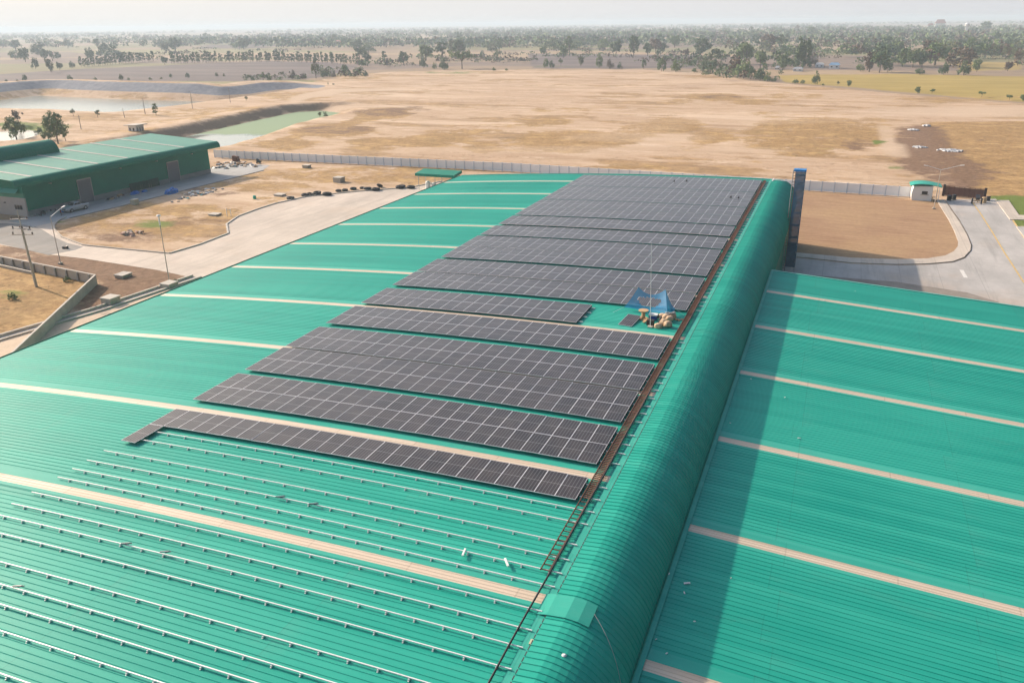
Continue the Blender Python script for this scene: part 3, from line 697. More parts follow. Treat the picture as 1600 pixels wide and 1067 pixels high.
BARM = b.mesh('mounting_rail_bar', RAIL); FOOT = MB().box(-.035, .035, -.08, .045, 0, .098).box(-.03, .03, -.12, -.08, 0, .03).mesh('foot', RAIL)
for k, yr in enumerate(BARE):
    off = random.uniform(-.2, .2)
    o = bpy.data.objects.new('mounting_rail', BARM); C.objects.link(o); o.location = (0, yr, 0)
    tag(o, '%s bare white mounting rail counted from the L-shaped array towards the camera' % names[k], 'rail', 'bare rails awaiting panels')
    x = -9.28-.62; first = True
    while x > XLR+.1:
        f = bpy.data.objects.new('foot', FOOT); C.objects.link(f); f.parent = o; f.location = (x+(0 if first else off), 0, roof_z(x)); first = False; x -= 1.36
# ------------------------------------------------------------------ cable tray, cable and things on the roof
b = MB(); y0, y1, zt = 28.8, 131.6, Z0+.145
rr = random.Random(2)
for xx in (-10.27, -9.86):
    y = y0
    while y < y1: b.box(xx-.02, xx+.02, y, min(y+3, y1)-.012, zt+.012, zt+.09); y += 3
y = y0+.05
while y < y1: b.box(-10.25, -9.88, y, y+(.04 if y < 35 else .08), zt+.02, zt+.06); y += .40 if y < 35 else .19
b.build('cable_tray', RUST); tag(bpy.data.objects['cable_tray'], 'long rusty ladder tray running along the right ends of the solar arrays', 'cable tray')
pts = [(-9.80+.015*math.sin(y*.7), y, Z0+.215+.015*math.sin(y*.31)) for y in np.arange(8, 131, 1.2)]
c_ = MB().tube(pts, .048, 6).build('cable', BLACK, smooth=True); tag(c_, 'thick black cable along the edge of the rusty ladder tray', 'cable')
b = MB()
def on_roof(x, y, dz=0.0):
    z = Z0
    for _ in range(6):
        p = at(x, y, z+dz); z = roof_z(p.x)
    return Vector((p.x, p.y, z+dz))
def on_annex(x, y):
    z = ZR
    for _ in range(6): p = at(x, y, z); z = annex_z(p.x)
    return Vector((p.x, p.y, z))
# shade net: a sheet hung from two high and three low corners, sagging, with an open eye
TL, TR, BL, BR_, RR_ = at_y(998,448,67.0), at_y(1040,452,66.8), at_y(975,480,65.6), at_y(1043,491,64.4), at_y(1055,482,66.0)
net = thing('shade_net', 'translucent blue shade net sagging between four corners above the roof clutter', 'net', (-13, 63, Z0))
b = MB(); N, M_ = 28, 20; vid = {}
rr = random.Random(4)
for j in range(M_+1):
    v = j/M_
    for i in range(N+1):
        u = i/N
        p = (TL*(1-u)+TR*u)*(1-v)+(BL*(1-u)+BR_*u)*v
        s_ = 4*u*(1-u)
        fold = .10*math.sin(v*19+2.2*s_)*s_*min(1, v*3)
        p = p+Vector((0, -.2*s_*(1-v), -.55*s_*(1-.85*v)-.30*4*v*(1-v)*(.35+s_*.65)+fold))
        vid[i, j] = len(b.v); b.v.append(tuple(p))
for j in range(M_):
    for i in range(N):
        u, v = (i+.5)/N, (j+.5)/M_
        if ((u-.5)/.36)**2+((v-.31)/.20)**2 < 1: continue
        b.f.append((vid[i,j], vid[i+1,j], vid[i+1,j+1], vid[i,j+1])); b.m.append(0)
n0 = len(b.v)                                                    # right hand flap
for j in range(9):
    v = j/8
    a_, c2 = TR*(1-v)+BR_*v, TR*(1-v)+RR_*v
    for i in range(5):
        u = i/4; p = a_*(1-u)+c2*u; p = p+Vector((0, 0, -.35*4*u*(1-u)*v-.28*4*v*(1-v))); b.v.append(tuple(p))
for j in range(8):
    for i in range(4):
        k = n0+j*5+i; b.f.append((k, k+1, k+6, k+5)); b.m.append(0)
mt, nt, bs = nodes('blue_net'); tr = nt.nodes.new('ShaderNodeBsdfTransparent'); mx = nt.nodes.new('ShaderNodeMixShader')
tl = nt.nodes.new('ShaderNodeBsdfTranslucent'); tl.inputs[0].default_value = (.01, .30, .52, 1); m2 = nt.nodes.new('ShaderNodeMixShader'); m2.inputs[0].default_value = .4
bs.inputs['Base Color'].default_value = (.003, .26, .54, 1); bs.inputs['Roughness'].default_value = .6
L(nt, bs.outputs[0], m2.inputs[1]); L(nt, tl.outputs[0], m2.inputs[2]); tr.inputs[0].default_value = (.75, .9, 1, 1)
lw = nt.nodes.new('ShaderNodeLayerWeight'); lw.inputs[0].default_value = .35
L(nt, ramp(nt, lw.outputs[1], 0, .85, .58, .97), mx.inputs[0]); L(nt, tr.outputs[0], mx.inputs[1]); L(nt, m2.outputs[0], mx.inputs[2])
L(nt, mx.outputs[0], nt.nodes['Material Output'].inputs[0])
b.build('cloth', mt, net, smooth=True)
for P_, Q in ((TL, (TL.x-.6, TL.y+1.2)), (TR, (TR.x+.5, TR.y+1.2)), (BL, (BL.x-.7, BL.y-1.0)), (BR_, (BR_.x+.6, BR_.y-.9)), (RR_, (RR_.x+.8, RR_.y-.2))):
    MB().tube([P_, (Q[0], Q[1], roof_z(Q[0])+.05)], .012, 5).build('guy_rope', WHITE, net)
for P_ in (TL, TR):
    MB().tube([(P_.x, P_.y, roof_z(P_.x)+.17), P_], .018, 6).build('prop_pole', STEEL, net)
mf = on_roof(1016, 511); mtp = at_y(1018, 379, mf.y+.1)
ms = thing('lightning_mast', 'slender white mast rising through the blue shade net', 'mast', mf)
MB().tube([mf, mf*.6+mtp*.4, mtp], [.028, .024, .016], 6).build('pole', WHITE, ms)
MB().box(mf.x-.2, mf.x+.2, mf.y-.2, mf.y+.2, mf.z, mf.z+.09).build('base_block', CONC, ms)
# loose panel, spool, cool box, black box, plank, sacks
c = on_roof(984, 501, .1); lp = bpy.data.objects.new('loose_panel', PANEL); C.objects.link(lp); lp.location = (c.x, c.y, c.z+.02); lp.rotation_euler = (math.radians(4), 0, math.radians(-7)); lp.scale = (1.02, 1, 1)
tag(lp, 'single loose solar panel lying on the bare roof beside the cable spool', 'solar panel')
c = on_roof(1005, 498); sp = thing('cable_spool', 'pale timber cable spool standing on its end left of the mast', 'spool', c)
MB().lathe([(.42, 0), (.42, .06)], 20, c).build('flange', WOOD, sp); MB().lathe([(.42, .72), (.42, .78)], 20, c).build('flange', WOOD, sp)
MB().lathe([(.16, .06), (.16, .72)], 16, c).build('core', WOOD, sp)
c = on_roof(1020.5, 499); cb_ = thing('cool_box', 'small blue cool box with a white lid beside the mast', 'cool box', c)
MB().box(c.x-.34, c.x+.34, c.y-.22, c.y+.22, c.z+.06, c.z+.38).build('body', mat('navy_plastic', (.02, .05, .25), .5, .1), cb_)
MB().box(c.x-.37, c.x+.37, c.y-.25, c.y+.25, c.z+.381, c.z+.50).build('lid', WHITE, cb_)
c = on_roof(1016, 508); o = MB().box(c.x-.30, c.x+.30, c.y-.2, c.y+.22, c.z+.05, c.z+.45).box(c.x-.22, c.x+.22, c.y-.215, c.y-.2, c.z+.12, c.z+.36).build('tool_box', mat('brown_black_case', (.035, .022, .018), .7, .3)); tag(o, 'dark brown tool case at the foot of the mast', 'tool box')
a_, c2 = on_roof(1005, 505), on_roof(1013, 500); o = MB().bar(a_+Vector((0,0,.08)), c2+Vector((0,0,.16)), .22, .05).build('plank', WOOD); tag(o, 'short timber plank leaning beside the dark tool case', 'plank')
def sack_mesh(seed, sx, sy, sz):
    rr = random.Random(seed); bm = bmesh.new(); bmesh.ops.create_icosphere(bm, subdivisions=3, radius=1)
    for v in bm.verts:
        n = mnoise.noise(v.co*1.7+Vector((seed*3.1, 0, 0)))
        x, y, z = v.co; k = 1+.22*n; pw = .75
        v.co = Vector((math.copysign(abs(x)**pw, x)*sx*k, math.copysign(abs(y)**pw, y)*sy*k, max(-.45, z)*sz*k+.45*sz))
    me = bpy.data.meshes.new('sack'); bm.to_mesh(me); bm.free(); me.materials.append(SACK)
    me.polygons.foreach_set('use_smooth', [True]*len(me.polygons)); return me
S1, S2 = sack_mesh(1, .36, .28, .24), sack_mesh(2, .28, .34, .30)
sk = [(1028,512,S1,0,'full sack at the front left corner of the sack heap'), (1036,508.5,S2,.15,'upright sack behind the front left sack of the heap'), (1043,511,S2,.1,'front right sack of the heap, tied at the neck'), (1046,503,S1,.25,'sack at the right of the heap, nearest the rusty tray'), (1040,501,S1,.32,'flat sack on top of the heap at its middle'), (1034,499,S2,.1,'rear sack of the heap, nearest the cool box'), (1050,498,S1,.2,'rear right sack of the heap')]
for i, (x, y, me_, dz, lab) in enumerate(sk):
    c = on_roof(x, y); o = bpy.data.objects.new('sack', me_); C.objects.link(o); o.location = (c.x, c.y, c.z+.03+dz*.6); o.rotation_euler = (0, 0, i*1.1)
    tag(o, 'beige '+lab, 'sack', 'sacks heaped beside the tray')
rr = random.Random(9); c = on_roof(1045, 498); b = MB()
for i in range(9): b.rock((c.x+rr.uniform(-.55,.4), c.y+rr.uniform(-.35,.45), c.z+.45+rr.uniform(0,.12)), (.2,.14,.05), rr)
o = b.build('crumpled_sheet', mat('grey_plastic_sheet', (.26, .25, .23), .5, .3, 3)); tag(o, 'crumpled grey plastic sheet thrown over the sacks', 'plastic sheet')
for x, y, lab in ((1030.5,508,'dark bottle standing left among the sacks'),(1032.5,504.5,'dark bottle behind the other bottle at the sacks')):
    c = on_roof(x, y); o = MB().lathe([(.10,.0),(.11,.35),(.05,.45),(.045,.56)], 12, (c.x, c.y, c.z+.04)).build('bottle', DARK, smooth=True); tag(o, lab, 'bottle', 'bottles at the sacks')
c = on_roof(1060.5, 500.5); b = MB()
for i in range(5): b.rock((c.x+rr.uniform(-.3,.3), c.y+rr.uniform(-.12,.12), c.z+.08), (.16,.1,.08), rr)
o = b.build('rag_heap', WOOD); tag(o, 'small brown rag heap against the rusty tray', 'rags')
for x0, y0_, x1, y1_, lab in ((722.5,868,727,857,'white rail offcut lying across a bare rail, pointing away'),(789,872,794,884,'white rail offcut across a bare rail, nearest the tray end')):
    a_, c2 = on_roof(x0, y0_, .17), on_roof(x1, y1_, .17); o = MB().bar(a_, c2, .09, .07).build('rail_offcut', WHITE); tag(o, lab, 'offcut', 'white rail offcuts')
for x, y, lab in ((438,777,'dark clamp on a bare rail, farthest of the dark clamps'),(490,788,'dark clamp on a bare rail near the middle of the roof'),(258,863,'dark clamp leaning on a rail below the wide skylight'),(197,850,'dark clamp on the same rail, left of the leaning clamp'),(28,917,'dark clamp at the left edge of the photo')):
    c = on_roof(x, y, .15); o = MB().bar((c.x-.28, c.y-.03, c.z), (c.x+.22, c.y+.05, c.z+.10), .07, .05).bar((c.x+.0, c.y, c.z+.02), (c.x+.22, c.y+.16, c.z+.02), .05, .04).build('rail_clamp', mat('blue_grey_steel', (.06, .10, .13), .5, .2)); tag(o, lab, 'clamp', 'dark clamps on the rails')
for x, y, s_, lab in ((1226,622,.09,'light scrap on the sunlit annex roof, below the third skylight'),(1248,685.5,.12,'white scrap on the sunlit annex roof near a skylight'),(1287,470,.12,'pale scrap by the skylight near the annex far end'),(1173,593,.07,'tiny scrap in the shadow, upper part of the annex roof'),(1141,662,.07,'tiny scrap in the shadow left of the middle skylight'),(1073.5,912,.17,'longest white scrap in the shadow of the annex roof'),(1069,927,.09,'flat scrap below the longest white scrap'),(1045,898,.12,'slanted scrap close to the wall flashing'),(1041.5,1022,.08,'round white scrap lowest in the shadow'),(1085,972,.08,'bluish scrap in the middle of the shadow'),(1025,1000,.06,'scrap nearest the flashing low in the shadow'),(1142,904,.06,'scrap just inside the shadow border'),(1336,456,.06,'scrap by the far edge of the annex roof')):
    c = on_annex(x, y); o = MB().rock((c.x, c.y, c.z+.07), (s_*1.0, s_*.35, .03), rr).build('scrap', WHITE); tag(o, lab, 'scrap', 'scraps on the annex roof')
for x, y, lab in ((1006,1003,'small white vent knob on the rounded flank'),):
    pass
c = Vector((-7.6, 24.1, Z0+.10)); o = MB().lathe([(.09,0),(.10,.07),(.05,.11)], 12, c).build('vent_knob', WHITE); tag(o, 'small white knob on the rounded flank below the patch plate', 'vent knob')
c = on_roof(831, 1003, .1); o = MB().box(c.x-.09, c.x+.1, c.y-.14, c.y+.15, c.z-.02, c.z+.03).build('offcut_card', mat('straw_card', (.5,.5,.33), .8)); tag(o, 'pale card lying on the ridge flashing near the camera', 'card')
for x0, y0_, lab in ((1073,284,'dark bird on a far panel, right of its mate'),(1053.5,284.5,'small dark bird on a far panel, left of its mate'),(1142,309.5,'dark bird on a panel near the tray, left one'),(1154,310.5,'dark bird on a panel near the tray, right one')):
    c = on_roof(x0, y0_, .19); me_ = bpy.data.meshes.new('bird'); b = MB(); b.lathe([(.01,-.02),(.09,.04),(.11,.12),(.07,.2),(.05,.24),(.06,.29),(.01,.34)], 10, c); b.bar((c.x-.08,c.y,c.z+.1),(c.x-.3,c.y,c.z+.05),.07,.03); b.bar((c.x+.04,c.y,c.z+.29),(c.x+.12,c.y,c.z+.28),.02,.02)
    o = b.build('bird', DARK, smooth=True); tag(o, lab, 'bird', 'birds on the panels')
# ------------------------------------------------------------------ roads, pavements, yard
def P(*l): return [at(x, y) for x, y in l]
def road_mat(name, col, stain=.5, joint=5.0, jrot=0.0):
    mt, nt, b = nodes(name); p = pos(nt)
    f = noise(nt, p, .12, 6, .7, (1, .45, 1)); g = noise(nt, p, 1.6, 5, .7)
    c = mixc(nt, ramp(nt, f, .35, .65), mul(col, .78), mul(col, 1.12))
    c = mixc(nt, ramp(nt, g, .35, .8, 0, .3), c, mul(col, .7))
    c = mixc(nt, ramp(nt, noise(nt, p, .05, 5, .65), .52, .72, 0, stain), c, (.47, .34, .23))
    mp = nt.nodes.new('ShaderNodeMapping'); mp.inputs[2].default_value = (0, 0, jrot); mp.inputs[3].default_value = (1/joint,)*3; L(nt, p, mp.inputs[0])
    sp_ = nt.nodes.new('ShaderNodeSeparateXYZ'); L(nt, mp.outputs[0], sp_.inputs[0])
    jl = math_(nt, 'MAXIMUM', math_(nt, 'LESS_THAN', math_(nt, 'FRACT', sp_.outputs[0], 0), .016), math_(nt, 'LESS_THAN', math_(nt, 'FRACT', sp_.outputs[1], 0), .016))
    c = mixc(nt, math_(nt, 'MULTIPLY', jl, .45), c, mul(col, .5))
    tm = noise(nt, p, .5, 5, .7, (1.4, .09, 1)); c = mixc(nt, ramp(nt, tm, .52, .68, 0, .5), c, mul(col, .6))
    L(nt, c, b.inputs['Base Color']); b.inputs['Roughness'].default_value = .8; b.inputs['Specular IOR Level'].default_value = .3
    return mt
ROAD = road_mat('road_concrete', (.46, .44, .415), .5); YARDM = road_mat('yard_concrete', (.58, .50, .42), .45); ASPH = road_mat('grey_asphalt', (.24, .23, .215), .3); APR = road_mat('apron_concrete', (.40, .40, .39), .25)
sheet('yard', P((-60,344),(45,344),(103,340),(90,346),(84,352),(85,360),(96,371),(130,384),(190,390),(265,397),(312,383),(357,366),(354,351),(373,338),(405,327),(430,319),(480,308),(560,300),(640,294),(690,283),(800,290),(860,340),(640,470),(300,434),(245,422),(200,415),(130,404),(76,398),(30,388),(-60,372)), .02, YARDM)
sheet('asphalt', P((-60,349),(0,349),(48,351),(66,359),(85,371),(105,380),(130,386),(118,391),(76,399),(30,388),(-60,368)), .026, ASPH)
sheet('apron', [Vector((X2-.1, Y20-4, 0)), Vector((-132.2, Y20-6, 0)), Vector((-131.2, 120, 0)), Vector((-130.6, 163, 0)), Vector((-134, 170.5, 0)), Vector((-146, 170.5, 0)), Vector((-146, Y21, 0)), Vector((X2-.1, Y21, 0))], .03, APR)
def kerb(name, pts, w=.22, h=.16, mt=CONC, z0=-.05):
    b = MB()
    for a, c in zip(pts[:-1], pts[1:]): b.bar((a.x, a.y, (z0+h)/2), (c.x+(c.x-a.x)*.01, c.y+(c.y-a.y)*.01, (z0+h)/2), w, h-z0)
    return structure(b.build(name, mt))
kerb('yard_kerb', P((103,340),(91,345.5),(84.5,352),(85.5,360),(97,371),(130,383.5),(190,389.5),(265,396.5)), .25, .18)
kerb('yard_kerb', P((265,396.5),(312,382.5),(356.5,365.5),(354,351),(372,338.5),(403,327),(430,318.5),(480,307.5),(560,299.5),(640,293.5),(690,284)), .3, .18, CONCL)
kerb('apron_kerb', [Vector((-131.9, 108, 0)), Vector((-131.1, 120, 0)), Vector((-130.5, 163, 0))], .2, .12, CONCD)
# drain along the factory eave
dl = P((-120,561),(0,526),(150,482.5),(300,432.5))
for off, w_, h_ in ((0, .3, .30), (1.5, .3, .22)):
    kerb('drain_channel', [q+Vector((off, 0, 0)) for q in dl], w_, h_, CONCL)
sheet('drain_floor', [q+Vector((.1, 0, 0)) for q in dl]+[q+Vector((1.45, 0, 0)) for q in reversed(dl)], .034, CONC)
sheet('eave_path', [q+Vector((1.6, 0, 0)) for q in dl]+[Vector((-62.5, 92, 0)), Vector((-62.5, 40, 0))], .028, mat('sandy_paving', (.56, .44, .32), .9, .18, .4))
# right hand road, pavement and markings
sheet('road', P((1100,398),(1240,402.5),(1330,412.5),(1400,415),(1450,414),(1490,410.5),(1508,404),(1518,392),(1519,384),(1512,366),(1500,345),(1488,328),(1477,312),(1556,311),(1575,334),(1604,378),(1800,700),(1700,560),(1560,472),(1510,457),(1400,440.5),(1240,428),(1100,420)), .02, ROAD)
sheet('road_verge', P((1240,428),(1400,440.5),(1510,457),(1560,472),(1560,520),(1200,460),(1150,424)), .024, mat('stony_verge', (.27, .235, .20), .95, .25, .6))
PAVE = road_mat('pavement_concrete', (.58, .51, .43), .3)
out_ = P((1100,394),(1240,401.5),(1330,411.5),(1400,414),(1450,413),(1489,409.5),(1506,403),(1516,392),(1517,384),(1510,367),(1498,346),(1486,329),(1475,313))
in_ = P((1464,314),(1472,328),(1482,344),(1491,362),(1497,378),(1496.5,386),(1490,394),(1477,400.5),(1450,405),(1400,406.5),(1330,404),(1240,395.5),(1100,388))
b = MB().prism(out_+in_, -.3, .14); structure(b.build('pavement', PAVE))
b = MB().prism(P((1556,314),(1576,314),(1592,337),(1640,339),(1640,346),(1592,344),(1578,344)), -.3, .13); structure(b.build('pavement', PAVE))
b = MB().prism(P((1588,355),(1640,357),(1640,380),(1607,381)), -.3, .13); structure(b.build('pavement', ROAD))
YEL = mat('yellow_road_paint', (.60, .42, .16), .8, .25, 1.2); WHP = mat('white_road_paint', (.68, .66, .62), .8, .2, 1.2)
def line(name, pts, w, mt, z=.031):
    b = MB()
    for a, c in zip(pts[:-1], pts[1:]):
        d = (c-a).normalized(); s_ = Vector((-d.y, d.x, 0))*w/2
        b.add([(q.x, q.y, z) for q in (a-s_, c-s_, c+s_, a+s_)], [(0,1,2,3)])
    return structure(b.build(name, mt))
line('road_marking', P((1519,316),(1532,334),(1551,364),(1570,396),(1600,442)), .22, YEL)
line('road_marking', P((1502,422),(1509,434)), .5, WHP)
line('road_marking', P((1556,313),(1575,333),(1604,377),(1640,432)), .3, YEL, .035)
# the mown plot between fence and pavement
mt, nt, b_ = nodes('mown_grass'); p = pos(nt)
mp = nt.nodes.new('ShaderNodeMapping'); mp.inputs[2].default_value = (0, 0, .5); mp.inputs[3].default_value = (.25, 2.2, 1); L(nt, p, mp.inputs[0])
f = noise(nt, mp.outputs[0], .5, 5, .7); g = noise(nt, p, .06, 4, .6); h = noise(nt, p, 1.5, 4, .7)
c = mixc(nt, ramp(nt, f, .3, .7), (.26, .155, .09), (.45, .295, .185)); c = mixc(nt, ramp(nt, g, .4, .7, 0, .6), c, (.48, .335, .18)); c = mixc(nt, ramp(nt, h, .42, .7, 0, .5), c, (.25, .155, .095))
L(nt, c, b_.inputs['Base Color']); b_.inputs['Roughness'].default_value = .95; b_.inputs['Specular IOR Level'].default_value = .1
sheet('mown_plot', [at(1222,296)]+P((1463,314.5),(1471.5,328),(1481.5,344),(1490.5,362),(1496.3,378),(1495.8,386),(1489.3,393.7),(1476.3,400.2),(1450,404.6),(1400,406.1),(1330,403.6),(1240,395.1),(1170,386),(1160,330)), .05, mt)

# ------------------------------------------------------------------ fences and walls
fA, fB, fC = at(336,246.5), at(800,268.5), at(1424,308.5)
fen = thing('panel_fence', 'long white panelled fence between the yard and the sandy lot', 'fence', fB)
pm = {}
for a, c in ((fA, fB), (fB, fC)):
    d = c-a; n = round(d.length/2.42); ang = math.atan2(d.y, d.x); st = d.length/n
    if st not in pm: pm[st] = (MB().box(.1, st-.1, -.04, .04, .22, 1.95).box(.1, st-.1, -.06, .06, .1, .22).box(.1, st-.1, -.07, .07, 1.952, 2.02).mesh('fence_panel', mat('bright_white_paint', (.90, .90, .90), .6, .03, .6)), MB().box(-.098, .098, -.12, .12, 0, 2.1).mesh('post', mat('post_paint', (.60, .64, .70), .7, .08)))
    for i in range(n):
        q = a+d*(i/n); M = Matrix.Translation(q) @ Matrix.Rotation(ang, 4, 'Z')
        put('fence_panel', pm[st][0], fen, M); put('post', pm[st][1], fen, M)
put('post', pm[st][1], fen, Matrix.Translation(fC))
WALLM = mat('stained_concrete_wall', (.44, .385, .32), .85, .2, .6)
def wall(lab, pts, h, posts=True, side=1):
    t = thing('boundary_wall', lab, 'wall', pts[0]); b = MB(); cp = MB(); pb = []
    for a, c in zip(pts[:-1], pts[1:]):
        b.bar((a.x, a.y, h/2-.2), (c.x, c.y, h/2-.2), .12, h+.4-.001); cp.bar((a.x, a.y, h+.055), (c.x, c.y, h+.055), .24, .1)
    b.build('wall_slab', WALLM, t); cp.build('coping', CONCL, t)
    pmsh = MB().box(-.12, .12, -.14, .14, -.2, h-.002).mesh('pier', CONCD)
    if posts:
        for a, c in zip(pts[:-1], pts[1:]):
            d = c-a; n = max(1, round(d.length/2.6)); ang = math.atan2(d.y, d.x)
            for i in range(n):
                q = a+d*((i+.5)/n); nrm = Vector((-d.y, d.x, 0)).normalized()*.14*side
                put('pier', pmsh, t, Matrix.Translation(q+nrm) @ Matrix.Rotation(ang, 4, 'Z'))
    return t
wc = at(152, 444)
wall('weathered cream boundary wall with short piers behind the utility pole', [at(-60,400.5), at(0,413), wc], 1.25, True, -1)
wall('grey boundary wall casting a dark shadow on the brown dirt', [wc+Vector((.12,-.2,0)), at(0,592), at(-120,712)], 1.3, False)
wall('thin low white kerb wall in the dry grass behind the cream wall', [at(-30,406), at(0,417), at(50,428.5)], .3, False)

# ------------------------------------------------------------------ posts and poles
def lamp_post(base, h, lab, arms, lean=0, headlen=.9):
    t = thing('street_lamp', lab, 'street lamp', base)
    MB().tube([base, base+Vector((lean, 0, h))], [.07, .04], 8).build('pole', POLE, t)
    MB().box(base.x-.25, base.x+.25, base.y-.25, base.y+.25, 0, .3).build('base_block', CONC, t)
    top = base+Vector((lean, 0, h))
    for dx, dy, dz in arms:
        e = top+Vector((dx, dy, dz)); a = MB().tube([top-Vector((0,0,.1)), e], [.05, .04], 6).build('arm', WHITE, t)
        d = Vector((dx, dy, 0)).normalized()
        MB().bar(e, e+d*headlen+Vector((0,0,.08)), .24, .1).build('lamp_head', WHITE, t)
    return t
b1 = at(95, 413); e1 = at(103, 322, 7.9)-Vector((b1.x, b1.y, 7.3))
lamp_post(b1, 7.3, 'tall street lamp with one long arm reaching towards the silver pickup', [(e1.x*.75, e1.y*.75, .6)], 0, .8)
b2_ = at(265, 443); t = thing('street_lamp', 'slim pole topped by an upright white lamp near the factory eave', 'street lamp', b2_)
MB().tube([b2_, b2_+Vector((.1, 0, 8.4))], [.07, .05], 8).build('pole', POLE, t); MB().tube([b2_+Vector((.1,0,8.2)), b2_+Vector((.1,0,9.4))], .10, 8).build('lamp_tube', WHITE, t); MB().lathe([(.1,0),(.3,.1),(.26,.22),(.05,.3)], 12, b2_+Vector((.1,0,9.35))).build('lamp_head', WHITE, t)
lamp_post(at(1459,327), 7.3, 'twin-armed street lamp beside the guardhouse', [(-2.2, .2, .5), (3.0, .3, .8)], 0, .7)
u = at(57, 448); t = thing('utility_pole', 'concrete utility pole with crossarms and insulators in the walled dry grass', 'utility pole', u)
MB().tube([u, u+Vector((-.2, 0, 8.0))], [.19, .14], 8).tube([u+Vector((-.2,0,7.9)), u+Vector((-.25, 0, 10.6))], [.08, .05], 6).build('pole', POLE, t)
for z, l in ((7.3, 1.5), (8.1, 1.2), (9.4, 1.1)):
    ca_ = MB().bar(u+Vector((-l-.2, -.5, z)), u+Vector((l-.4, .5, z)), .1, .1).build('crossarm', STEEL if z > 7.5 else CONC, t)
    for s_ in (-.85, .1, .85): g = MB().lathe([(.05,.05),(.10,.1),(.06,.2),(.11,.27),(.05,.36)], 8, u+Vector((-.25+l*s_, .5*s_, z))).build('insulator', mat('brown_porcelain', (.05, .025, .02), .4)); g.parent = ca_; g.matrix_parent_inverse = Matrix.Identity(4)
for i, (x, y, h, lab) in enumerate(((195,184,14,'leaning thin pole on the reservoir near bank'),(227,179,24,'thin pole at the reservoir bank, second from the left'),(301,170,26,'thin tall pole at the reservoir bank, middle one'),(360,161,22,'thin pole at the right end of the reservoir bank'),(127,203,22,'thin pole in the dirt between reservoir and workshop'))):
    q = at(x, y); d_ = (q-Vector((0,0,CAM_Z))).dot(FWD); hh = h*d_/F_PX
    o = MB().tube([q-Vector((0,0,.2)), q+Vector((-.4 if i == 0 else 0, 0, hh))], [.13, .09], 6).build('thin_pole', mat('weathered_pole', (.20, .17, .15), .8)); tag(o, lab, 'pole', 'thin poles around the reservoir')

# ------------------------------------------------------------------ guardhouse, gate, drums
g0 = Vector((14.2, 174.0, 0)); gh = thing('guardhouse', 'small white guardhouse under a curved green roof beside the gate', 'guardhouse', g0)
prof = [(0.25,-.3),(0.05,.5),(0,1.3),(.08,2.1),(.3,2.75)]
vs = [(g0.x+x, g0.y, z) for x, z in prof]+[(g0.x+3.6, g0.y, 2.9), (g0.x+3.6, g0.y, -.3)]
n = len(vs); vs2 = [(x, y+2.9, z) for x, y, z in vs]
MB().add(vs+vs2, [tuple(range(n)), tuple(reversed(range(n, 2*n)))]+[(i, n+i, n+(i+1)%n, (i+1)%n) for i in range(n)]).build('wall', WHITE, gh)
rp = [(g0.x-.45+5.5*i/8, 2.82+.42*math.sin(PI*(i/8)**.8)) for i in range(9)]
b = MB(); o_ = [(x, z+.1) for x, z in rp]
for (x0, z0), (x1, z1) in zip(rp[:-1], rp[1:]): b.hexa([(x0,g0.y-.5,z0),(x1,g0.y-.5,z1),(x1,g0.y+3.4,z1),(x0,g0.y+3.4,z0),(x0,g0.y-.5,z0+.14),(x1,g0.y-.5,z1+.14),(x1,g0.y+3.4,z1+.14),(x0,g0.y+3.4,z0+.14)])
b.build('roof', GREEN_FLAT, gh)
wn = MB().box(g0.x+1.75, g0.x+2.75, g0.y-.05, g0.y-.002, 1.3, 1.9).build('window', GLASS, gh)
MB().box(g0.x+1.5, g0.x+3.0, g0.y-.16, g0.y-.002, 1.18, 1.28).build('sill', STEEL).parent = wn
MB().box(g0.x+3.602, g0.x+3.65, g0.y+.3, g0.y+1.3, 0, 2.0).build('door', mat('navy_door', (.06, .08, .12), .5), gh)
MB().box(g0.x+3.7, g0.x+4.5, g0.y+.4, g0.y+1.0, .68, .76).box(g0.x+3.75, g0.x+3.83, g0.y+.45, g0.y+.95, 0, .68).box(g0.x+4.37, g0.x+4.45, g0.y+.45, g0.y+.95, 0, .68).build('counter', WOOD, gh)
for lp_ in (g0.x+4.7,): MB().box(lp_-.05, lp_+.05, g0.y-.3, g0.y-.2, 0, 2.95).box(lp_-.05, lp_+.05, g0.y+3.1, g0.y+3.2, 0, 2.95).build('porch_post', WHITE, gh)
ga, gb = at(1473, 306), at(1537, 312)
gt = thing('sliding_gate', 'rust brown sheet gate closed across the road beside the guardhouse', 'gate', (ga+gb)/2)
d = (gb-ga); b = MB(); fr = MB(); GATE = mat('brown_gate_sheet', (.16, .075, .05), .7, .2, 1.5)
b.bar((ga.x, ga.y, 1.05), (gb.x, gb.y, 1.05), .05, 1.7)
for i in range(9): q = ga+d*(i/8); fr.bar((q.x, q.y-.07, .1), (q.x, q.y-.07, 2.0), .08, .08)
fr.bar((ga.x, ga.y-.07, 2.04), (gb.x, gb.y-.07, 2.04), .08, .08); fr.bar((ga.x, ga.y-.07, .12), (gb.x, gb.y-.07, .12), .08, .1)
b.build('sheet', GATE, gt); fr.build('frame', RUST, gt)
for q, s_ in ((ga, .0), (gb, 0)): MB().box(q.x-.22, q.x+.22, q.y-.42, q.y-.15, 0, 2.3).build('gate_post', mat('dark_brown_post', (.06, .035, .03), .7), gt)
def drum(p_, lab, mt_, r=.33, h=.9, grp=None):
    t = thing('drum', lab, 'drum', p_, 0, grp)
    MB().lathe([(r*.96,0),(r,.03),(r,h*.33),(r*1.05,h*.35),(r,h*.37),(r,h*.64),(r*1.05,h*.66),(r,h*.68),(r,h-.03),(r*.96,h)], 18, p_).build('shell', mt_, t)
    MB().lathe([(r*.9,0),(r*.85,.02)], 18, p_+Vector((0,0,h))).build('lid', DARK if mt_ is BLACK else WOOD, t)
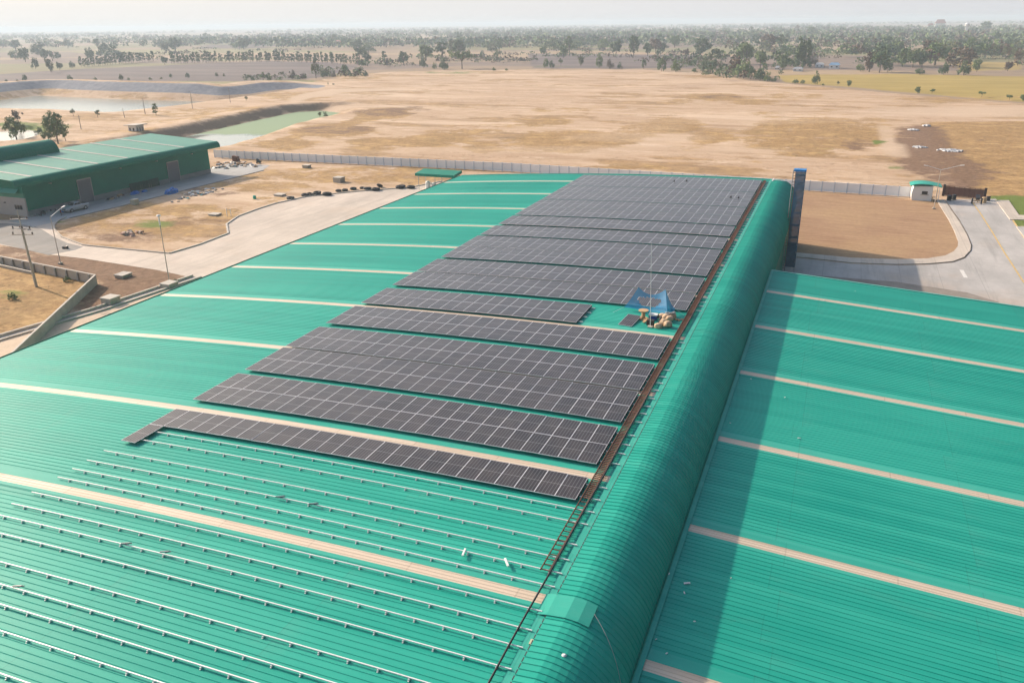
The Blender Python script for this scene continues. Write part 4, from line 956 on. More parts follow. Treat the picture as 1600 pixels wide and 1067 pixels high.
drum(at(1482.5, 313.5), 'black drum left of its twin inside the gate', BLACK, .42, 1.0, 'black drums at the gate'); drum(at(1490, 312.5), 'black drum right of its twin inside the gate', BLACK, .40, 1.0, 'black drums at the gate')
drum(at(1537, 317.5), 'beige drum standing on the road right of the plank barrier', mat('beige_drum', (.45, .33, .19), .6, .15, 2), .42, 1.1)
drum(at(1543, 314), 'dark drum behind the beige drum', DARK, .42, 1.0)
q = at(1518, 318.5); t = thing('road_barrier', 'low plank barrier on dark legs standing on the road inside the gate', 'barrier', q)
q2 = at(1533, 318.8)
MB().bar((q.x, q.y, .62), (q2.x, q2.y, .62), .08, .22).bar((q.x, q.y, .25), (q2.x, q2.y, .25), .06, .12).build('plank', WOOD, t)
for r_ in (q, q2): MB().box(r_.x-.12, r_.x+.12, r_.y-.15, r_.y+.15, 0, 1.1).build('leg', DARK, t)
q = at(1526.5, 315); t = thing('wheelbarrow', 'dark wheelbarrow tipped up behind the plank barrier', 'wheelbarrow', q)
MB().hexa([(q.x-.3,q.y-.4,.35),(q.x+.3,q.y-.4,.35),(q.x+.25,q.y+.3,.8),(q.x-.25,q.y+.3,.8),(q.x-.4,q.y-.55,.75),(q.x+.4,q.y-.55,.75),(q.x+.35,q.y+.35,1.3),(q.x-.35,q.y+.35,1.3)]).build('tray', DARK, t)
MB().tube([(q.x-.05,q.y-.5,.22),(q.x+.05,q.y-.5,.22)], .22, 12).build('wheel', TYRE, t); MB().bar((q.x-.28,q.y-.5,.25),(q.x-.35,q.y+.7,1.5),.05,.05).bar((q.x+.28,q.y-.5,.25),(q.x+.35,q.y+.7,1.5),.05,.05).build('handle', RUST, t)

# ------------------------------------------------------------------ scaffold tower with blue netting
tx, ty, tz = -4.35, 115.5, 14.35
tw = thing('scaffold_tower', 'tall narrow scaffold tower wrapped in dark blue netting beyond the rounded flank', 'scaffold', (tx, ty, 0))
b = MB(); XS = (tx-.95, tx+.62)
for xx in XS:
    for yy in (ty-.5, ty+.6): b.tube([(xx, yy, 0), (xx, yy, tz)], .035, 6)
b.build('standards', STEEL, tw)
b = MB(); z = .35
while z < tz-.2: b.tube([(XS[0]-.0, ty-.5, z), (XS[0]+.32, ty-.5, z)], .025, 5); z += .4
b.tube([(XS[0]+.32, ty-.5, 0), (XS[0]+.32, ty-.5, tz)], .03, 5).build('ladder', RUST, tw)
b = MB(); z = 1.7
while z < tz: b.box(XS[0]+.34, XS[1]-.04, ty-.48, ty+.58, z-.04, z); z += 1.7
b.build('deck', mat('scaffold_boards', (.10, .09, .08), .8), tw)
NETM = mat('dark_blue_netting', (.05, .125, .21), .75, .35, .9, stretch=(1, 1, .8))
_n = NETM.node_tree; _t = _n.nodes.new('ShaderNodeBsdfTransparent'); _x = _n.nodes.new('ShaderNodeMixShader'); _x.inputs[0].default_value = .9
L(_n, _t.outputs[0], _x.inputs[1]); L(_n, [q_ for q_ in _n.nodes if q_.type == 'BSDF_PRINCIPLED'][0].outputs[0], _x.inputs[2]); L(_n, _x.outputs[0], [q_ for q_ in _n.nodes if q_.type == 'OUTPUT_MATERIAL'][0].inputs[0])
b = MB(); rr = random.Random(8); nz = 36
for i in range(nz+1):
    z = 1.0+(tz-1.25)*i/nz; w_ = .03*math.sin(i*1.9)
    for xx, yy in ((XS[0]+.36, ty-.54+w_), (tx-.1, ty-.57+w_*1.4), (XS[1]+.05, ty-.54-w_), (XS[1]+.06, ty+.64)): b.v.append((xx, yy, z))
for i in range(nz):
    for k in range(3): a_ = i*4+k; b.f.append((a_, a_+1, a_+5, a_+4)); b.m.append(0)
b.build('netting', NETM, tw)
MB().box(XS[0]+.1, XS[1]+.08, ty-.58, ty+.66, tz-.24, tz+.02).build('top_sheet', mat('bright_blue_sheet', (.02, .22, .55), .6), tw)

# ------------------------------------------------------------------ pickup, motorbike, clutter at the workshop
q = Vector((-136.5, 113.6, 0)); t = thing('pickup_truck', 'silver double-cab pickup parked in front of the workshop wall', 'pickup', q)
def loft(b, secs, mi=0):
    n = len(secs[0]); o = len(b.v)
    for s_ in secs: b.v += [tuple(v) for v in s_]
    for j in range(len(secs)-1):
        for i in range(n): b.f.append((o+j*n+i, o+j*n+(i+1)%n, o+(j+1)*n+(i+1)%n, o+(j+1)*n+i)); b.m.append(mi)
    b.f.append(tuple(o+i for i in range(n))); b.f.append(tuple(o+(len(secs)-1)*n+i for i in reversed(range(n)))); b.m += [mi, mi]
def sec(y, w, z0, z1, r=.12): return [(q.x-w+r,q.y+y,z0),(q.x+w-r,q.y+y,z0),(q.x+w,q.y+y,z0+r),(q.x+w,q.y+y,z1-r),(q.x+w-r,q.y+y,z1),(q.x-w+r,q.y+y,z1),(q.x-w,q.y+y,z1-r),(q.x-w,q.y+y,z0+r)]
b = MB(); loft(b, [sec(-2.62,.72,.42,.80),sec(-2.5,.86,.36,.96),sec(-1.6,.89,.34,1.08),(sec(-1.1,.9,.34,1.14)),sec(.95,.9,.34,1.16),sec(2.5,.9,.38,1.14),sec(2.6,.86,.42,1.1)]); b.build('body', SILVER, t)
b = MB(); loft(b, [sec(-1.15,.80,1.10,1.16,.02),sec(-.45,.70,1.10,1.70,.08),sec(.45,.70,1.10,1.72,.08),sec(.98,.76,1.10,1.2,.02)]); b.build('cab', SILVER, t)
b = MB().add([(q.x-.70,q.y-1.08,1.22),(q.x+.70,q.y-1.08,1.22),(q.x+.60,q.y-.52,1.66),(q.x-.60,q.y-.52,1.66)], [(0,1,2,3)]); b.build('windscreen', GLASS, t)
for s_ in (-1, 1):
    w_ = MB()
    for y0, y1 in ((-.62, -.08), (-.02, .55)): w_.add([(q.x+s_*.775,q.y+y0-(.22 if y0 < -.5 else 0),1.24),(q.x+s_*.775,q.y+y1+(.18 if y1 > .3 else 0),1.24),(q.x+s_*.715,q.y+y1,1.60),(q.x+s_*.715,q.y+y0+(.08 if y0 < -.5 else 0),1.60)], [(0,1,2,3)])
    w_.build('side_window', GLASS, t)
MB().box(q.x-.76, q.x+.76, q.y+1.05, q.y+2.5, 1.161, 1.185).build('bed_liner', BLACK, t)
for s_ in (-1, 1):
    for yy in (-1.65, 1.55):
        wh = MB().tube([(q.x+s_*.70,q.y+yy,.38),(q.x+s_*.93,q.y+yy,.38)], .38, 16).build('wheel', TYRE, t)
        MB().tube([(q.x+s_*.91,q.y+yy,.38),(q.x+s_*.945,q.y+yy,.38)], .22, 12).build('rim', STEEL).parent = wh
    MB().box(q.x+s_*.66-.14, q.x+s_*.66+.14, q.y-2.64, q.y-2.56, .66, .80).build('headlight', WHITE, t)
MB().box(q.x-.42, q.x+.42, q.y-2.66, q.y-2.60, .60, .78).build('grille', DARK, t)
def motorbike(p_, rz, lab, col):
    t = thing('motorbike', lab, 'motorbike', (0,0,0), 0, 'motorbikes near the workshop corner')
    for yy in (-.62, .62):
        MB().tube([(-.05,yy,.29),(.05,yy,.29)], .29, 14).build('wheel', TYRE, t)
    b = MB(); b.bar((0,-.55,.45),(0,-.38,.95),.08,.08).bar((0,-.40,.75),(0,.1,.45),.2,.25).bar((0,.1,.5),(0,.68,.62),.22,.2).bar((0,-.5,.55),(0,-.75,.5),.14,.05); b.build('body', col, t)
    MB().bar((0,-.1,.78),(0,.62,.80),.24,.1).build('saddle', BLACK, t); MB().bar((-.32,-.36,1.0),(.32,-.36,1.0),.04,.04).build('handlebar', DARK, t)
    t.location = p_; t.rotation_euler = (0, 0, rz)
motorbike(at(96, 336), .9, 'red motorbike in front of the silver pickup', RED)
motorbike(at(67, 337), .3, 'dark motorbike by the workshop corner, nearest the gable', DARK)
q = at(97.5, 331.5); o = MB().lathe([(.34,0),(.36,.5),(.30,.62),(.1,.66)], 12, q).build('water_barrel', BLUE); tag(o, 'small bright blue barrel beside the red motorbike', 'barrel')
rr = random.Random(12)
def clutter(name, p_, n, r, s_, mts, lab, cat, h=.25, grp=None):
    b = MB()
    for i in range(n): b.rock((p_.x+rr.uniform(-r[0], r[0]), p_.y+rr.uniform(-r[1], r[1]), p_.z+h*rr.uniform(.1, .8)), (s_*rr.uniform(.5,1.3), s_*rr.uniform(.4,1), h*rr.uniform(.4,1)), rr, rr.randrange(len(mts)))
    o = b.build(name, mts); tag(o, lab, cat, grp)
    if max(r) > 1.9: del o['label'], o['category']; stuff(o)
    return o
clutter('tool_heap', at(52, 337), 9, (.7,.7), .3, [DARK, STEEL, CONCD], 'dark heap of tools at the workshop corner', 'heap', .35)
clutter('tool_heap', at(80, 330), 9, (.4,1.3), .3, [DARK, RUST, STEEL], 'dark heap of tools by the plinth behind the red motorbike', 'heap', .4)
clutter('scrap_heap', at(178, 311), 16, (.5,2.2), .35, [DARK, RUST, WOOD, STEEL], 'heap of dark scrap at the plinth right of the first roller door', 'heap', .4)
clutter('timber_heap', at(187, 307), 10, (.4,.9), .3, [WOOD, RUST], 'small brown timber heap at the plinth', 'heap', .45)
def tarp(p_, sx, sy, h, lab, seed):
    bm = bmesh.new(); bmesh.ops.create_icosphere(bm, subdivisions=4, radius=1)
    for v in bm.verts:
        n = mnoise.noise(v.co*2.1+Vector((seed, 0, 0)))*.35+mnoise.noise(v.co*5+Vector((seed, 0, 0)))*.15
        v.co = Vector((v.co.x*sx*(1+n*.4), v.co.y*sy*(1+n*.4), max(0, v.co.z*h*(1+n)+.02)))
    me = bpy.data.meshes.new('tarpaulin'); bm.to_mesh(me); bm.free(); me.materials.append(BLUE); o = bpy.data.objects.new('tarpaulin', me); C.objects.link(o); o.location = p_; o.rotation_euler = (0,0,.1)
    return tag(o, lab, 'tarpaulin', 'blue tarpaulins at the workshop')
tarp(at(268, 302), 1.0, 2.0, 1.05, 'bright blue tarpaulin over a heap at the apron edge', 1.3); tarp(at(211, 303.5), .7, 1.3, .6, 'low blue tarpaulin against the workshop wall', 4.2); tarp(at(226, 300), .5, .8, .4, 'smallest blue tarpaulin, right of the low one', 7.7)
q = at(211, 319.5); o = MB().box(q.x-.55,q.x+.55,q.y-.6,q.y+.6,0,1.0).box(q.x-.57,q.x+.57,q.y-.62,q.y+.62,1.001,1.06).build('water_tank', mat('cream_plastic', (.52,.47,.38), .5, .1)); tag(o, 'cream square water tank on the apron edge', 'tank')
def manhole(p_, sx, sy, h, lab, rz=0):
    t = thing('concrete_box', lab, 'concrete box', p_, 0, 'concrete drain boxes')
    b = MB().box(p_.x-sx/2, p_.x+sx/2, p_.y-sy/2, p_.y+sy/2, -.3, h); b.build('wall', CONC, t)
    MB().box(p_.x-sx/2-.08, p_.x+sx/2+.08, p_.y-sy/2-.08, p_.y+sy/2+.08, h+.002, h+.14).build('lid', CONCL, t)
manhole(at(174, 474), 1.6, 1.6, .8, 'concrete drain box beside the drain near the grey wall'); manhole(at(265, 448), 1.5, 1.7, .5, 'concrete drain box at the foot of the upright lamp')
manhole(at(193, 432.5), 1.5, 1.7, .35, 'low concrete drain box alone on the brown dirt'); manhole(at(530, 284.5), 1.9, 1.9, 1.0, 'white lidded concrete box in the dry grass behind the tyres')
manhole(at(479.5, 262.5), 1.6, 1.5, .6, 'small concrete box in the dirt in front of the white fence'); manhole(at(437.5, 306), 1.9, 1.6, .25, 'flat concrete box beside the yard kerb, left of the tyres'); manhole(at(336, 336.5), 1.8, 1.5, .2, 'flat pale concrete lid on the dirt island near its corner')
q = at(355, 338); t = thing('marker_post', 'short white post pair at the corner of the dirt island', 'post', q); MB().tube([q, q+Vector((0,0,1.5))], .07, 6).build('post', WHITE, t); MB().tube([q+Vector((.5,.5,0)), q+Vector((.5,.5,1.3))], .07, 6).build('post', WHITE, t); MB().bar(q+Vector((0,0,1.2)), q+Vector((.5,.5,1.1)), .05, .1).build('rail', WHITE, t)
clutter('rubble_heap', at(205, 366), 22, (1.5, 1.1), .45, [mat('pinkish_rubble', (.42,.27,.21), .9), CONC], 'pinkish rubble heap on the dirt island', 'rubble', .4)
clutter('scrap_heap', at(352, 258.5), 40, (4.5, 4.5), .6, [DARK, CONC, STEEL, WOOD], 'scattered heap of grey scrap at the workshop far corner', 'heap', .35)
clutter('scrap_heap', at(390, 258), 26, (5, 2.5), .6, [CONCD, STEEL, WOOD], 'scattered grey scrap on the dirt nearer the white fence', 'heap', .3)
q = at(369, 252.5); o = MB().hexa([(q.x-.9,q.y-.4,0),(q.x+.9,q.y-.4,0),(q.x+.9,q.y+.5,0),(q.x-.9,q.y+.5,0),(q.x-.8,q.y-.5,1.5),(q.x+.8,q.y-.5,1.35),(q.x+.85,q.y+.4,1.3),(q.x-.75,q.y+.4,1.5)]).box(q.x-.5,q.x+.4,q.y-.55,q.y-.42,.3,1.0).build('scrap_crate', RUST); tag(o, 'dark rusty crate standing in front of the white fence', 'crate')
q = at(404, 255.5); o = MB().hexa([(q.x-.5,q.y-.3,0),(q.x+.5,q.y-.3,0),(q.x+.5,q.y+.3,0),(q.x-.5,q.y+.3,0),(q.x-.35,q.y-.25,1.2),(q.x+.4,q.y-.25,.8),(q.x+.4,q.y+.25,.8),(q.x-.35,q.y+.25,1.2)]).bar((q.x,q.y,.6),(q.x+.9,q.y,.5),.3,.25).build('scrap_lump', BLACK); tag(o, 'small black scrap lump right of the rusty crate', 'scrap')
clutter('rubble_heap', at(318, 300), 30, (2.0, 4.2), .45, [CONCL, WOOD, WHITE], 'pale rubble strewn beside the apron kerb', 'rubble', .3)
clutter('pipe_heap', at(295, 309), 20, (1.0, 6.5), .5, [DARK, CONCD, mat('teal_pipe', (.05,.22,.25), .6)], 'long heap of pipes and dark scrap beside the apron kerb', 'heap', .22)
clutter('scrap_heap', at(104, 388), 5, (.5, .4), .28, [RUST, DARK], 'small rusty scrap heap on the concrete yard', 'heap', .4)
clutter('scrap_heap', at(39, 358), 8, (1.4, .6), .35, [RUST, mat('pink_rag', (.45,.25,.22), .9), CONCD], 'rusty and pink scrap heap on the asphalt edge', 'heap', .3)
q = at(358, 335); o = tag(MB().lathe([(.3,0),(.34,.5),(.25,.7)], 10, at(398,311)).build('green_drum', GREEN_FLAT), 'small green drum on the dirt island', 'drum')
# tyres dumped along the kerb
b = MB(); R1, R2 = .62, .27
for i in range(20):
    for k in range(8): b.v.append(((R1+R2*math.cos(2*PI*k/8))*math.cos(2*PI*i/20), (R1+R2*math.cos(2*PI*k/8))*math.sin(2*PI*i/20), R2+R2*math.sin(2*PI*k/8)))
for i in range(20):
    for k in range(8): b.f.append((i*8+k, ((i+1)%20)*8+k, ((i+1)%20)*8+(k+1)%8, i*8+(k+1)%8)); b.m.append(0)
TYM = b.mesh('tyre', TYRE, True)
ty_ = [(454,311.5,0,1,'leftmost and smallest tyre dumped on the yard kerb'),(477,306.5,0,1,'tyre second from the left on the yard kerb'),(484,306,.25,.8,'small tyre wedged between two tyres on the kerb'),(495.5,304.5,.12,1.15,'big tyre in the middle of the left tyre cluster'),(511,305.5,.05,1.2,'big tyre lying on the concrete, right end of the left tyre cluster'),(529,299.5,0,.8,'flat tyre alone between the tyre clusters, left one'),(539,298.5,0,.8,'flat tyre alone between the tyre clusters, middle one'),(552,296.5,0,.9,'flat tyre alone between the tyre clusters, right one'),(566,295,0,.7,'small tyre at the left of the middle cluster'),(574.5,297,.1,1.1,'big tyre in the middle cluster, left of its neighbour'),(587,298,.05,1.15,'big tyre lying in front of the middle cluster'),(593,293,.5,.85,'tyre tilted up behind the middle cluster'),(625,294.5,0,1.15,'big tyre at the left of the right-hand pair'),(628,293,.0,1.0,'tyre behind the right-hand pair of tyres'),(642,294.5,0,1.1,'rightmost tyre, nearest the green canopy')]
for x, y, ti, s_, lab in ty_:
    o = bpy.data.objects.new('tyre', TYM); C.objects.link(o); o.location = at(x, y)+Vector((0,0,.02+.35*ti)); o.scale = (s_*.95,)*3; o.rotation_euler = (ti, ti*.8, x); tag(o, 'black '+lab, 'tyre', 'tyres dumped along the yard kerb')
# canopy shelter behind the factory
q = Vector((-82.5, 154.5, 0)); t = thing('canopy_shelter', 'open shelter with a green sheet roof behind the factory roof edge', 'shelter', q)
MB().hexa([(q.x-.5,q.y-1.5,3.0),(q.x+8.6,q.y-1.5,3.0),(q.x+8.6,q.y+2.6,3.35),(q.x-.5,q.y+2.6,3.35),(q.x-.5,q.y-1.5,3.55),(q.x+8.6,q.y-1.5,3.55),(q.x+8.6,q.y+2.6,3.9),(q.x-.5,q.y+2.6,3.9)]).build('roof', GREEN_WALL, t)
for xx in (0.1, 4, 8): 
    for yy in (-1.1, 2.1): MB().tube([(q.x+xx,q.y+yy,-.1),(q.x+xx,q.y+yy,3.2)], .06, 6).build('post', STEEL, t)
o = MB().lathe([(.55,0),(.55,1.5),(.3,1.75),(.1,1.8)], 14, q+Vector((1.6,.2,0))).lathe([(.5,0),(.5,1.3),(.1,1.5)], 14, q+Vector((2.9,.4,0))).build('white_tank', WHITE); tag(o, 'white round tanks under the green canopy shelter', 'tank')
# white shed by the pond
q = at(214, 209); t = thing('pump_shed', 'small white shed with an overhanging flat roof by the pond track', 'shed', q)
MB().box(q.x-1.7,q.x+1.7,q.y-1.7,q.y+1.7,-.3,2.7).build('wall', WHITE, t); MB().hexa([(q.x-2.7,q.y-2.5,2.72),(q.x+2.7,q.y-2.5,2.85),(q.x+2.7,q.y+2.5,2.85),(q.x-2.7,q.y+2.5,2.72),(q.x-2.7,q.y-2.5,2.95),(q.x+2.7,q.y-2.5,3.1),(q.x+2.7,q.y+2.5,3.1),(q.x-2.7,q.y+2.5,2.95)]).build('roof', CONCL, t)
for yy in (-1.1, .0, 1.0): MB().box(q.x+1.702,q.x+1.76,q.y+yy-.22,q.y+yy+.22,.9,2.1).build('louvre', CONCD, t)
for xx in (-.9, .6): MB().box(q.x+xx-.3,q.x+xx+.3,q.y-1.76,q.y-1.702,1.1,2.0).build('window', DARK, t)
# white rubble dumped on the brown field
def rubble(x, y, rx, ry, n, s_, lab):
    c = at(x, y); mts = [WHITE, mat('grey_rubble', (.52,.52,.52), .9), mat('blue_grey_rubble', (.40,.45,.52), .8)]; b = MB()
    k = (c-Vector((0,0,CAM_Z))).dot(FWD)/F_PX
    for i in range(n):
        a = rr.uniform(0, 2*PI); r_ = math.sqrt(rr.random()); hx, hy = rx*k*r_*math.cos(a), ry*k*r_*math.sin(a)*6.0
        b.rock((c.x+hx, c.y+hy, .12+(1-r_)*.35), (s_*rr.uniform(.5,1.2), s_*rr.uniform(.4,1), s_*.5), rr, rr.choice((0,0,0,1,2)))
    tag(b.build('rubble_pile', mts), lab, 'rubble', 'white rubble on the brown field')
rubble(1484, 236, 18, 2.2, 90, .42, 'largest pile of white rubble on the brown field'); rubble(1435, 231, 12, 1.2, 34, .4, 'stretched pile of white rubble left of the largest pile'); rubble(1427, 204, 9, 1.0, 30, .45, 'small white rubble pile near the dirt track'); rubble(1448, 197.5, 5, .5, 14, .7, 'tiny white rubble pile farthest out on the brown field')
# far houses
def house(px_, py_, w_, h_, dep, roof, wallm, lab, wins=True):
    c = at(px_, py_); k = (c-Vector((0,0,CAM_Z))).dot(FWD)/F_PX; W_, H_ = w_*k, h_*k
    t = thing('house', lab, 'house', c); hw = H_*.62
    MB().box(c.x-W_/2,c.x+W_/2,c.y,c.y+dep,-.5,hw).build('wall', wallm, t)
    o_ = W_*.06
    MB().add([(c.x-W_/2-o_,c.y-o_,hw+.02),(c.x+W_/2+o_,c.y-o_,hw+.02),(c.x+W_/2+o_,c.y+dep+o_,hw+.02),(c.x-W_/2-o_,c.y+dep+o_,hw+.02),(c.x-W_/2*.7,c.y+dep/2,H_),(c.x+W_/2*.7,c.y+dep/2,H_)], [(0,1,5,4),(1,2,5),(2,3,4,5),(3,0,4),(3,2,1,0)]).build('roof', roof, t)
    if wins:
        n = max(2, int(W_/4))
        for i in range(n): x = c.x-W_/2+W_*(i+.5)/n; MB().box(x-.6,x+.6,c.y-.08,c.y-.002,hw*.35,hw*.7).build('window', GLASS, t)
house(1468, 47, 14, 15, 14, REDROOF, WHITE, 'white mansion with a red hipped roof far out among the trees'); house(1453, 46.5, 8, 9, 10, REDROOF, WHITE, 'white wing left of the far mansion with red roof')
house(1303, 108, 15, 9, 9, BLUEROOF, WHITE, 'farmhouse with a pale blue roof behind the bush at the paddy field'); house(1280, 106, 12, 7, 8, STEEL, WHITE, 'low white farmhouse with a grey roof left of the blue roof'); house(1246, 112, 14, 6, 7, STEEL, WHITE, 'low white house at the foot of the tall dark tree clump'); house(1214, 110, 6, 6, 6, STEEL, WHITE, 'tiny white hut left of the tall dark tree clump')
house(1491, 61, 9, 7, 12, BLUEROOF, WHITE, 'distant pale house right of the mansion'); house(690, 72, 10, 5, 10, STEEL, CONCL, 'distant pale shed among the trees beyond the sandy lot', False); house(527, 72, 22, 8, 16, REDROOF, mat('rose_wall', (.35,.25,.22), .8), 'distant reddish farm building behind the row of slim trees')
q = at(1508, 58); o = MB().box(q.x-2,q.x+2,q.y-2,q.y+2,-.3,18).lathe([(3.4,0),(3.8,1),(3.8,4),(1,6)], 12, q+Vector((0,0,18))).build('water_tower', WHITE); tag(o, 'thin white water tower far out right of the mansion', 'water tower')
q = at(777, 77); o = MB().lathe([(2.2,0),(2.0,3),(1.2,4),(.7,9),(.1,14)], 10, q).build('white_stupa', WHITE); tag(o, 'small white stupa among the distant trees', 'stupa')
# ------------------------------------------------------------------ trees
def crown_pts(rr, kind):
    cl = []
    if kind == 'round':
        for i in range(26):
            d = Vector((rr.gauss(0,1), rr.gauss(0,1), rr.gauss(0,1))).normalized()*rr.uniform(.45, 1)
            cl.append((Vector((d.x*.36, d.y*.36, .57+d.z*.36)), rr.uniform(.09, .17)))
    elif kind == 'bush':
        for i in range(26):
            d = Vector((rr.gauss(0,1), rr.gauss(0,1), abs(rr.gauss(0,1)))).normalized()*rr.uniform(.4, 1)
            cl.append((Vector((d.x*.55, d.y*.55, .16+d.z*.66)), rr.uniform(.11, .2)))
    elif kind == 'spread':
        for i in range(24):
            a = rr.uniform(0, 2*PI); r_ = rr.uniform(.12, .56)
            cl.append((Vector((math.cos(a)*r_, math.sin(a)*r_, .70+rr.uniform(-.17, .20)*(1.1-r_))), rr.uniform(.08, .15)))
    elif kind == 'slim':
        for i in range(20):
            z = rr.uniform(.14, .95); r_ = .13*(1-abs(z-.42)*1.15)
            a = rr.uniform(0, 2*PI); cl.append((Vector((math.cos(a)*r_, math.sin(a)*r_, z)), rr.uniform(.05, .09)))
    elif kind == 'clump':                                             # several pointed crowns grown together
        for j in range(6):
            cx, cy = rr.uniform(-.28, .28), rr.uniform(-.22, .22); hh = rr.uniform(.86, 1.0)
            for i in range(16):
                z = rr.uniform(.06, hh-.04); r_ = .15*(1-(z/hh)**2)+.01; a = rr.uniform(0, 2*PI)
                cl.append((Vector((cx+math.cos(a)*r_, cy+math.sin(a)*r_, z)), rr.uniform(.05, .085)))
    elif kind == 'sparse':
        for i in range(15):
            d = Vector((rr.gauss(0,1), rr.gauss(0,1), rr.gauss(0,1))).normalized()*rr.uniform(.3, 1)
            cl.append((Vector((d.x*.30, d.y*.30, .60+d.z*.34)), rr.uniform(.05, .12)))
    return cl
def leaves(b, cl, per, size, rr, mi=0):
    for c, r_ in cl:
        for i in range(per):
            d = Vector((rr.gauss(0,1), rr.gauss(0,1), rr.gauss(0,.9))); p = c+d.normalized()*r_*rr.uniform(.35, 1.05)
            n = (d.normalized()*.7+Vector((rr.gauss(0,.5), rr.gauss(0,.5), .35+rr.gauss(0,.4)))).normalized()
            a = n.orthogonal().normalized(); q = Matrix.Rotation(rr.uniform(0, 2*PI), 3, n) @ a; w_ = n.cross(q)
            s_ = size*rr.uniform(.6, 1.25)
            b.add([p-q*s_-w_*s_*.45, p+q*s_*.2-w_*s_*.6, p+q*s_+w_*s_*.1, p-q*s_*.15+w_*s_*.6], [(0,1,2,3)], mi)
def trunk(b, rr, kind, mi=0):
    th = {'round': .45, 'bush': .3, 'spread': .55, 'slim': .6, 'clump': .4, 'sparse': .6}[kind]; r0 = .032 if kind != 'slim' else .018
    bend = rr.uniform(-.03, .03)
    b.tube([(0,0,-.04), (bend*.5,bend,th*.5), (bend,bend*.4,th)], [r0, r0*.75, r0*.5], 6, mi)
    if kind in ('round', 'spread', 'sparse'):
        for i in range(5):
            a = i*2*PI/5+rr.uniform(-.4,.4); k = .34 if kind == 'spread' else .22
            b.tube([(bend*.7,bend*.6,th*.62), (math.cos(a)*k*.5,math.sin(a)*k*.5,th+.06), (math.cos(a)*k,math.sin(a)*k,th+.24)], [r0*.5, r0*.35, r0*.12], 5, mi)
TM = {}
def tree_meshes(kind, leaf, seed, fine):
    key = (kind, leaf, seed, fine)
    if key not in TM:
        rr = random.Random(hash((kind, seed)) % 9973 if False else sum(map(ord, kind))*31+seed)
        cl = crown_pts(rr, kind); per, sz = ((70, .036) if fine == 2 else (34, .052) if fine == 1 else (20, .07))
        if kind in ('slim', 'clump'): sz *= .75
        if kind == 'sparse': per = int(per*.7)
        if fine:
            a = MB(); leaves(a, cl, per, sz, rr); t_ = MB(); trunk(t_, rr, kind)
            TM[key] = (a.mesh('crown', LEAF[leaf]), t_.mesh('trunk', BARK))
        else:
            a = MB(); leaves(a, cl, per, sz, rr); trunk(a, rr, kind, 1); TM[key] = (a.mesh('tree', [LEAF[leaf], BARK]), None)
    return TM[key]
NT = [0]
def tree(x, y, hpx, kind, leaf, lab, grp=None, wide=1.0, name=None, cat=None, fine=None):
    g = at(x, y); k = (g-Vector((0,0,CAM_Z))).dot(FWD)/F_PX; h = hpx*k; NT[0] += 1
    if fine is None: fine = 2 if hpx > 30 and y > 150 else 1 if hpx >= 11 else 0
    cm, tm = tree_meshes(kind, leaf, NT[0] % 4, fine)
    nm = name or ('bush' if kind == 'bush' else 'tree')
    if tm is None: o = bpy.data.objects.new(nm, cm); C.objects.link(o)
    else:
        o = bpy.data.objects.new(nm, None); C.objects.link(o)
        for n_, me_ in (('crown', cm), ('trunk', tm)):
            c_ = bpy.data.objects.new(n_, me_); C.objects.link(c_); c_.parent = o
    o.location = (g.x, g.y, height(np.array([[g.x]]), np.array([[g.y]]))[0, 0]-.05); o.scale = (h*wide, h*wide, h); o.rotation_euler = (0, 0, NT[0]*1.7)
    return tag(o, lab, cat or nm, grp)
T = tree
# near left
T(25,213,41,'round','mid','loose-crowned green tree at the left edge, left of its taller neighbour',wide=.95); T(30,195,25,'sparse','twig','bare grey-brown treetop behind the leftmost green tree',wide=1.0); T(91,225,52,'round','mid','tall loose green tree rising behind the workshop ridge',wide=.8); T(76,219,22,'bush','mid','low green bush at the foot of the tall tree behind the workshop',wide=.9); T(103,221,20,'sparse','mid','thin green sapling right of the tall tree behind the workshop')
T(60,204,12,'bush','mid','bright green bush between the two trees behind the workshop')
T(115,182,13,'sparse','dark','leaf-tufted sapling on the reservoir bank, leftmost'); T(153,184,13,'sparse','dark','sapling on the reservoir bank, second from the left'); T(244,181,18,'slim','mid','slim green sapling on the reservoir bank above the white shed',wide=1.6); T(385,158,8,'sparse','mid','small sapling at the right end of the reservoir bank')
T(508,174,14,'bush','pale','pale reedy bush at the far end of the green pond',wide=.7); T(500,184,10,'sparse','mid','small dark sapling in front of the pale bush at the green pond')
T(132,238,8,'bush','twig','dry brown bush behind the workshop ridge',wide=1.3); T(570,120,11,'bush','dark','dark round bush on the edge of the sandy lot, left of the tree row')
T(513,134,5,'slim','dark','tiny sapling at the lot corner near the reservoir'); T(521,134,3.5,'bush','dark','tiny shrub at the lot corner near the reservoir')
